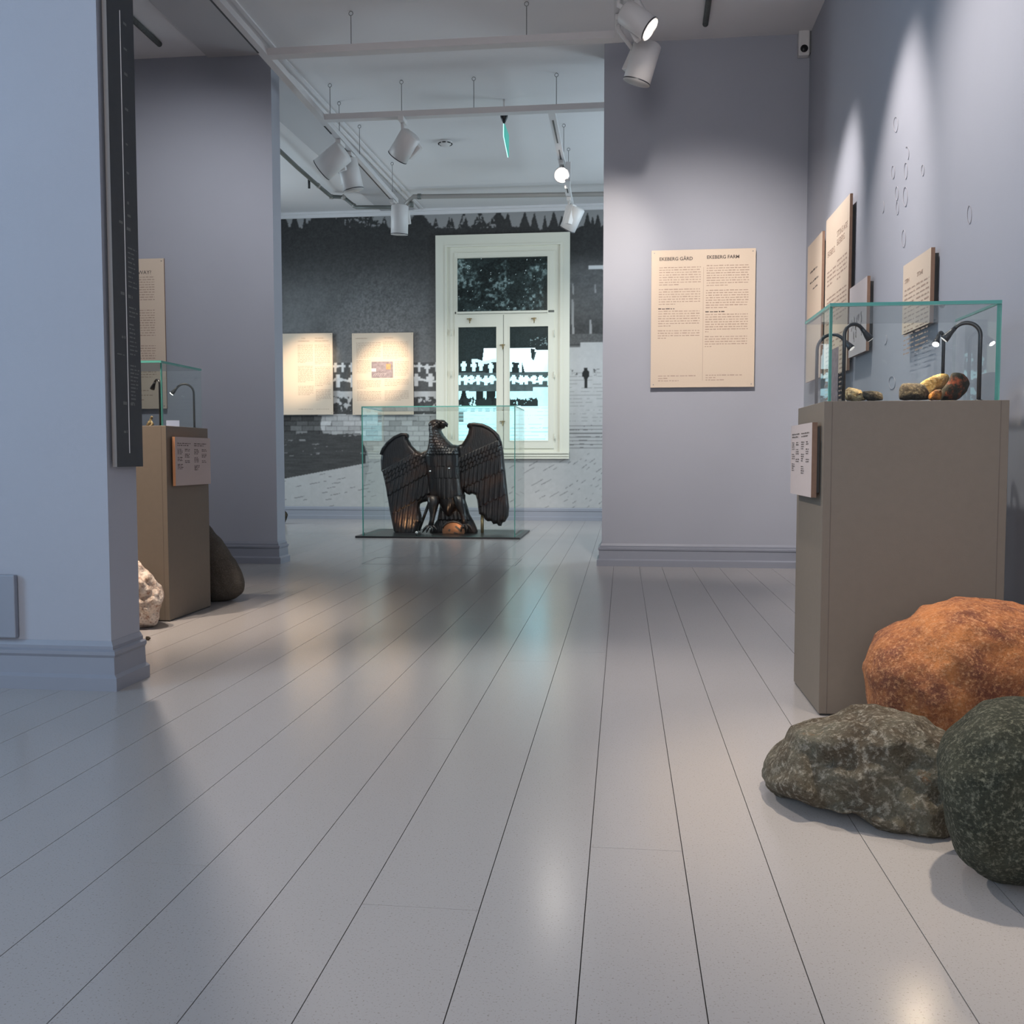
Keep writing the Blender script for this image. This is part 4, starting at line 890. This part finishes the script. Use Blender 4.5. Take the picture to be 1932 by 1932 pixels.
# wreath disc with slots
dc, = Z8([(1105, 1440)]); t_ = []
bm = bmesh.new()
rx, rz_ = .115, .098
pts = [(dc[0]+rx*math.cos(k*2*math.pi/40), max(.002, dc[1]+zoff+rz_*math.sin(k*2*math.pi/40))) for k in range(40)]
pts = [p for i, p in enumerate(pts) if i == 0 or p != pts[i-1]]
aprism(bm, pts, -.15, -.10); ds = fin('disc', bm, M['copper'], eg)
bm = bmesh.new(); atube(bm, [Vector((dc[0]+(rx+.004)*math.cos(R(a)), -.15, dc[1]+zoff+(rz_+.004)*math.sin(R(a)))) for a in range(20, 161, 10)], .011, 10); fin('wreath', bm, M['bronze'], eg, True)
def slot(u0, v0, u1, v1, wd):
    (xa, za), (xb, zb) = Z8([(u0, v0), (u1, v1)]); d = Vector((xb-xa, 0, zb-za)).normalized(); n_ = Vector((-d.z, 0, d.x))*wd; bm = bmesh.new()
    aprism(bm, [((xa+n_.x), za+n_.z+zoff), (xa-n_.x, max(.003, za-n_.z+zoff)), (xb-n_.x, max(.002, zb-n_.z+zoff)), (xb+n_.x, max(.004, zb+n_.z+zoff))], -.1515, -.149); fin('slot', bm, M['slot'], ds)
slot(1125, 1385, 1190, 1440, .010); slot(1110, 1450, 1150, 1484, .009); slot(1055, 1420, 1072, 1432, .012)
for u, v in ((865, 820), (1060, 792)):
    p, = Z8([(u, v)]); bm = bmesh.new(); atube(bm, [(p[0], -.10, p[1]+zoff), (p[0], -.155, p[1]+zoff)], [.009, .008], 10); fin('bolt', bm, mat('bolt_bright', (.8, .8, .8), .2, metal=.8), eg, True)
a, b = Z8([(700, 1485), (820, 1140)]); tube('support_rod', [(a[0], .09, max(.016, a[1]+zoff)), (b[0], .06, b[1]+zoff)], .016, M['steel'], eg)
a, b = Z8([(1372, 1498), (1372, 1270)]); tube('support_post', [(a[0], .05, max(.001, a[1]+zoff)), (b[0], .05, b[1]+zoff)], .017, M['brass'], eg)
# two little floor lamps in the case
for (px, py, lb) in ((687, 1008, 'tiny round white lamp at the left corner of the eagle case'), (786, 1011, 'tiny round white lamp below the left wing of the eagle')):
    p = onY(px, py, EYf+.12); t = thing('case_lamp', lb, 'lamp', (p.x, EYf+.12, .0185), 0, 'tiny lamps on the black plate')
    bm = bmesh.new(); bmesh.ops.create_uvsphere(bm, u_segments=14, v_segments=10, radius=.014)
    for v in bm.verts: v.co.z += .03
    fin('bulb_housing', bm, M['lamp'], t, True); tube('stalk', [(0, 0, 0), (0, 0, .02)], .006, M['steel'], t)
q, = Z8([(600, 1300)]); spot((ORG.x+q[0]+.06, EYf+.13, .06), (ORG.x+q[0], EY, .22), 3.2, (1, .5, .22), 50, .9, .02)
q, = Z8([(1050, 1400)]); spot((ORG.x+q[0]+.1, EYf+.12, .07), (ORG.x+q[0], EY, .25), 1.0, (1, .6, .35), 80, .9, .02)
q, = Z8([(1520, 1200)]); spot((ORG.x+q[0]+.05, EYf+.12, .06), (ORG.x+q[0], EY, .5), 1.0, (1, .45, .35), 60, .9, .02)

# ------------------------------------------------------------------ lighting track
ZR = 3.51
p = onZ(500, 96, ZR); YR1 = onZ(800, 88, ZR).y; YR2 = onZ(850, 214, ZR).y
XL = onZ(745, 378, ZR).x; YE = onZ(745, 380, ZR).y; XRr = onZ(1047, 240, ZR).x; YE2 = onZ(1080, 385, ZR).y; XN = onZ(1168, 74, ZR).x
tr = thing('lighting_track', 'white suspended lighting track grid hung on thin wires below the ceiling', 'lighting track', (XL, YR1, ZR))
def seg(x0, x1, y0, y1, slotside=None):
    bm = bmesh.new(); abox(bm, x0-XL, x1-XL, y0-YR1, y1-YR1, -.02, .025); fin('track_bar', bm, M['rail'], tr)
h = .028
seg(XL-h, XL+h, 2.5, YE); seg(XL+h, XN+h, YR1-.04, YR1+.04); seg(XL+h, 2.4, YR2-.035, YR2+.035) if False else seg(XL+h, XD+1.5, YR2-.035, YR2+.035)
seg(XRr-h, XRr+h, YR2+.035, YE2); seg(XN-h, XN+h, 2.5, YR1-.04)
def slotbar(x, y0, y1): box('track_slot', x-.006-XL, x+.006-XL, y0-YR1, y1-YR1, -.0225, -.0205, M['slot'], tr)
for (y0, y1) in ((2.6, YR1-.08), (onZ(615, 233, ZR).y, onZ(628, 248, ZR).y), (onZ(638, 259, ZR).y, onZ(658, 281, ZR).y), (onZ(668, 291, ZR).y, YE-.03)): slotbar(XL-.02, y0, y1)
for (y0, y1) in ((onZ(1045, 222, ZR).y, onZ(1056, 265, ZR).y), (onZ(1060, 278, ZR).y, onZ(1067, 310, ZR).y), (onZ(1075, 350, ZR).y, onZ(1077, 360, ZR).y), (onZ(1079, 370, ZR).y, YE2-.03)): slotbar(XRr, y0, y1)
def wire(x, y): 
    bm = bmesh.new(); atube(bm, [(x-XL, y-YR1, .025), (x-XL, y-YR1, cz(y)-ZR-.03)], .003, 6); fin('suspension_wire', bm, M['wire'], tr)
    pts = [(x-XL+.014*math.cos(a*math.pi/6), y-YR1, cz(y)-ZR-.016+.014*math.sin(a*math.pi/6)) for a in range(13)]; bm = bmesh.new(); atube(bm, pts, .0025, 6); fin('ceiling_hook', bm, M['wire'], tr)
for px in (656, 995): wire(onZ(px, 85, ZR).x, YR1)
for px in (613, 754, 894, 1051): wire(onZ(px, 212, ZR).x, YR2)
for py in (255, 300, 372): wire(XL+.01, onZ(700, py, ZR).y)
for py in (300, 345): wire(XRr+.02, onZ(1075, py, ZR).y)

def spotlight(label, hang, drv_dir, head_c, aim, lit, power, rad=.075, length=.17, color=WARM, angle=45, target=None, drv=True, group='track spotlights'):
    """hang: point on the track; head_c: centre of the head; aim: direction of the head."""
    hang = Vector(hang); hc = Vector(head_c); aim = Vector(aim).normalized()
    t = thing('track_spotlight', label, 'spotlight', hang, 0, group)
    box('adapter', -.022, .022, -.07, .07, -.035, 0, M['lamp'], t, bev=.003)
    o = hc-hang; tube('stem', [(0, 0, -.035), (0, 0, -.07), (o.x*.6, o.y*.6, min(-.075, o.z*.7))], .014, M['lamp'], t, 10)
    if drv:
        dd = Vector(drv_dir).normalized(); side = dd.cross(aim).normalized(); bm = bmesh.new()
        fs = abox(bm, -.026, .026, -.065, .065, -.10, .10, bev=.006); oc = o+side*.055-aim*.02; oc.z = min(oc.z, -.115); Mx = Matrix((side, dd.cross(side).normalized()*1.0, dd)).transposed().to_4x4()
        bmesh.ops.transform(bm, matrix=Matrix.Translation(oc)@Mx, verts=bm.verts[:]); fin('driver_box', bm, M['lamp'], t)
    bm = bmesh.new(); a0 = o-aim*length*.5; a1 = o+aim*length*.5; atube(bm, [a0, a0+aim*.012, a1, a1, a1-aim*(.02 if lit else length*.5)], [rad*.82, rad, rad, rad*.93, rad*.90], 32); hd_ = fin('lamp_head', bm, M['lamp'], t, True)
    bm = bmesh.new(); atube(bm, [a1-aim*.008, a1-aim*.001], [rad*1.012, rad*1.012], 32, cap=False); fin('rim', bm, M['rim'], t, True)
    bm = bmesh.new(); dl = .018 if lit else length*.49; atube(bm, [a1-aim*dl, a1-aim*(dl-.002)], rad*.89, 32); fin('lens', bm, M['glow'] if lit else M['glow_dim'], t)
    if power: spot(hang+a1+aim*.01, hang+a1+aim if target is None else target, power, color, angle, .95, .05)
    return t
zl = ZR-.0235
# front pair on the near right track
eA = onY(1232, 55, 5.75); hA = onY(1192, 20, 5.72)
orange_t = (1.02, 2.35, .3)
spotlight('white spotlight, upper of the front pair, its bright lens facing right', (XN, 5.72, zl), (-.5, 0, 1), (eA+hA)/2+Vector((-.03, 0, 0)), (.75, -.15, -.62), True, 0, .07, .2)
B_ = onY(1212, 125, 6.05)
spotlight('white spotlight, lower of the front pair in front of the dividing wall', (XN, 6.05, zl), (.42, 0, .9), onY(1212, 118, 6.05), (-.30, .12, -.95), False, 0, .085, .24)
spotlight('white spotlight with a blazing round lens facing the camera', (XRr, onZ(1070, 300, ZR).y, zl), (0, .3, 1), onY(1060, 330, onZ(1070, 300, ZR).y), (C0-onY(1060, 330, 8.8)+Vector((0, 0, -.25))), True, 0, .07, .16)
y_ = onZ(1080, 372, ZR).y
spotlight('white spotlight at the far end of the right track, over the window corner', (XRr, y_-.05, zl), (.25, 0, 1), onY(1080, 412, y_-.05), (-.45, .3, -.85), False, 0, .085, .25)
y_ = YR2
spotlight('white spotlight hanging from the middle of the cross bar, tilted left', (onZ(757, 214, ZR).x, YR2, zl), (.5, 0, -.7), onY(763, 275, YR2), (-.62, .35, -.72), False, 0, .085, .22)
y_ = onZ(640, 262, ZR).y
spotlight('white spotlight tilted left above the rear pier, nearest on the left track', (XL, y_, zl), (.2, .2, -1), onY(628, 303, y_), (-.80, .1, -.55), False, 0, .10, .26)
y_ = onZ(662, 285, ZR).y
spotlight('white upright spotlight just behind the nearest one on the left track', (XL, y_, zl), (0, 0, 1), onY(661, 330, y_), (.2, .12, -1), False, 0, .09, .27)
y_ = YE-.12
spotlight('white upright spotlight at the far end of the left track, over the mural', (XL, y_, zl), (1, 0, .1), onY(754, 415, y_), (-.05, .1, -1), False, 0, .09, .30)

# beams of the track spotlights, with a few added fill spots
def P_(px, py, Y): return onY(px, py, Y)
spot((XL-.2, 10.0, 3.25), P_(574, 700, YB), 330, WARM, 19, 1, .04)
spot((XL+.35, 9.9, 3.25), P_(722, 700, YB), 330, WARM, 18, 1, .04)
spot((XRr, 8.8, 3.3), P_(1000, 560, YB), 30, (1, .93, .8), 60, 1, .05)
spot((XN+.2, 4.6, 3.4), P_(1320, 680, YD), 175, (1, .92, .87), 62, 1, .06)
spot((XN-.4, 5.6, 3.4), (XD+.02, YD, 2.35), 55, NEUT, 30, 1, .06)
spot((.62, 5.45, 3.45), (XR, 6.0, 1.8), 95, (1, .93, .91), 46, 1, .05)
spot((.62, 4.45, 3.45), (XR, 4.80, 1.8), 95, (1, .91, .87), 46, 1, .05)
spot((.1, 3.6, 3.45), (XR, 3.6, 1.2), 95, (1, .91, .86), 80, 1, .05)
spot((.92, 2.5, 3.45), (1.0, 2.15, .2), 150, (1, .84, .66), 42, .9, .05)
spot((XL, 4.4, 3.4), (-.2, 1.9, 0), 175, (1, .90, .82), 62, .7, .05)
spot((-2.3, 3.75, 3.4), onZ(300, 1180, 0)+Vector((.1, 0, .1)), 150, (1, .86, .74), 34, 1, .05)
spot((-2.75, 3.6, 3.4), (-2.6, 4.4, .5), 190, (1, .82, .66), 50, 1, .05)
spot((XL+.1, 4.9, 3.45), P_(330, 560, YP2), 62, (.94, .95, 1), 80, 1, .05)  # added cool fill standing in for daylight on the rear pier wall
spot((XL+.3, 7.9, 3.4), ((cx0+cx1)/2, EY, .9), 150, NEUT, 46, 1, .05)
spot((XRr-.3, 9.3, 3.3), (-1.0, YB, .5), 75, (1, .98, .92), 80, 1, .06)  # added wash to brighten the lower mural
spot((XL-.3, 9.3, 3.3), (-3.1, YB, .5), 60, (1, .96, .88), 74, 1, .06)  # second added wash, for the lower mural at left
spot((XRr, 6.9, 3.4), ((cx0+cx1)/2, EY, .95), 90, (1, .95, .9), 24, 1, .04)
spot((XRr-.02, 8.3, 3.15), (-.15, 1.9, 0), 4, (1, .94, .86), 26, 1, .10)

# ------------------------------------------------------------------ ceiling and wall fittings
def lin_bar(label, pa, pb, w2=.02, n='ceiling_bar'):
    a = onZ(*pa, 3.75); b = onZ(*pb, 3.75); bm = bmesh.new(); atube(bm, [(a.x, a.y, 3.748), (b.x, b.y, 3.748)], w2, 10); return tag(fin(n, bm, M['dark'], None, True), label, 'ceiling bar', 'dark bars under the ceiling')
lin_bar('dark round bar under the ceiling above the dividing wall', (1345, -60), (1331, 45))
lin_bar('dark round bar under the ceiling left of the beam', (220, 8), (301, 83))
lin_bar('short dark bar tip at the top of the right wall', (1700, -25), (1690, 10), .008)
# security sensor
s0 = onY(1519, 60, YD-.06)
t = thing('security_sensor', 'white wall sensor with a dark round eye high in the corner', 'sensor', (s0.x, YD, onY(1519, 105, YD-.05).z))
hh = onY(1519, 56, YD-.05).z-onY(1519, 105, YD-.05).z
box('housing', -.042, .034, -.06, 0, 0, hh, M['lamp'], t, bev=.008); box('bracket', .034, .05, -.045, 0, .02, hh+.02, M['wire'], t)
tube('eye', [(-.004, -.063, .045), (-.004, -.058, .045)], .026, M['steel'], t, 20)
# smoke detector
c = onZ(840, 266, cz(9.3)); zc2 = cz(c.y); c = onZ(840, 266, zc2)
t = thing('smoke_detector', 'round white smoke detector on the ceiling between the tracks', 'smoke detector', (c.x, c.y, zc2-.05))
bm = bmesh.new(); atube(bm, [(0, 0, .05), (0, 0, .03), (0, 0, .018), (0, 0, .0)], [.065, .07, .055, .03], 24); fin('housing', bm, M['lamp'], t, True)
bm = bmesh.new()
for k in range(8):
    a = k*math.pi/4; bx_ = Vector((math.cos(a)*.064, math.sin(a)*.064, .022)); tt = Vector((-math.sin(a), math.cos(a), 0))*.016; atube(bm, [bx_-tt, bx_+tt], .006, 6)
fin('vent_slot', bm, M['slot'], t)
# exit sign
ys = YR2+.55; c = onY(951, 222, ys)
t = thing('exit_sign', 'green hanging exit sign seen edge on below the cross bar', 'sign', (c.x, ys, c.z))
bm = bmesh.new(); atube(bm, [(0, 0, .03), (0, 0, .0), (0, 0, -.05)], [.035, .03, .006], 14); fin('bracket', bm, M['steel'], t, True)
tube('stem', [(0, 0, .03), (0, 0, cz(ys)-c.z)], .008, M['lamp'], t)
zl2 = onY(951, 285, ys).z-c.z
bm = bmesh.new()
vs = [(0, 0, -.05), (.016, .17, -.09), (.016, .17, zl2), (0, 0, zl2+.12)]
a_ = [bm.verts.new(v) for v in vs]; b_ = [bm.verts.new((v[0]+.006, v[1], v[2])) for v in vs]; bm.faces.new(a_[::-1]); bm.faces.new(b_)
for k in range(4): bm.faces.new((a_[k], a_[(k+1) % 4], b_[(k+1) % 4], b_[k]))
fin('sign_plate', bm, M['sign'], t)
tube('acrylic_edge', [(-.004, -.004, -.05), (-.004, -.004, zl2+.12), (.012, .168, zl2)], .005, M['sign_e'], t, 6)
# pipes along the rear walls
def pl(px, py, Y): return onY(px, py, Y)
Yw = 11.0
pp = [pl(765, 386, Yw), pl(780, 371, Yw), pl(950, 369, Yw), pl(1140, 366, Yw)]; pp.append(pp[-1]+Vector((2.0, 0, 0)))
t = thing('ceiling_pipe', 'long straight pipe along the top of the rear wall, right of the beam', 'pipe', pp[0], 0)
tube('pipe', [q-pp[0] for q in pp], .026, M['pipe'], t, 12)
for i in (0, 1):
    q = pp[i+0]-pp[0]; bm = bmesh.new(); atube(bm, [q+Vector((.05, 0, 0)), q+Vector((.09, 0, 0))], .032, 12); fin('pipe_collar', bm, M['pipe_d'], t, True)
zz = lambda px, py: onZ(px, py, 3.84)
a = onZ(500, 262, 3.80); b = onZ(623, 370, 3.86)
X_ = a.x
q0 = onX(500, 262, a.x); 
pts = [onZ(470, 238, 3.74), onZ(527, 284, 3.76), onZ(560, 315, 3.78), onZ(600, 350, 3.81), onZ(625, 371, 3.84)]
yl = pts[-1].y; pts += [onY(648, 372, yl), onY(668, 388, yl+.1)]; pts.append(onY(672, 391, Yw)); pts.append(onY(746, 391, Yw))
t = thing('ceiling_pipe', 'bent dark pipe running down the left ceiling of the rear room', 'pipe', pts[0], 0)
tube('pipe', [q-pts[0] for q in pts], .022, M['pipe_d'], t, 12)
q = onZ(583, 334, 3.83)-pts[0]; tube('valve', [q, q+Vector((0, 0, -.12))], .014, M['slot'], t, 8)
for k in (3, 4, 5, 6): q = pts[k]-pts[0]; d = (pts[k+1]-pts[k]).normalized(); bm = bmesh.new(); atube(bm, [q-d*.02, q+d*.02], .028, 12); fin('pipe_collar', bm, M['pipe'], t, True)
# wall box on the left pier
a = onY(-40, 1203, YP1-.03); b = onY(33, 1086, YP1-.03)
t = thing('wall_box', 'flat grey square box on the left pier above the skirting', 'wall box', (b.x-.018, YP1, a.z))
box('cover', -.14, 0, -.024, -.004, 0, b.z-a.z, M['base'], t, bev=.003); box('back_box', -.132, -.006, -.004, 0, .005, b.z-a.z-.005, M['slot'], t)
# floor hatch outline in front of the eagle
a = onZ(681, 1064, 0); b = onZ(976, 1064, 0); c = onZ(985, 1055, 0); Ys, Yf_ = a.y, c.y
t = thing('floor_hatch', 'flush rectangular hatch lined into the floor before the eagle case', 'floor hatch', (a.x, Ys, 0)); W_ = b.x-a.x
hm = mat('hatch_seam', (.17, .16, .16), .6)
for (x0_, x1_, y0_, y1_) in ((0, W_, 0, .006), (0, W_, Yf_-Ys, Yf_-Ys+.006), (0, .006, .006, Yf_-Ys), (W_-.006, W_, .006, Yf_-Ys)): box('seam', x0_, x1_, y0_, y1_, 0, .0006, hm, t)
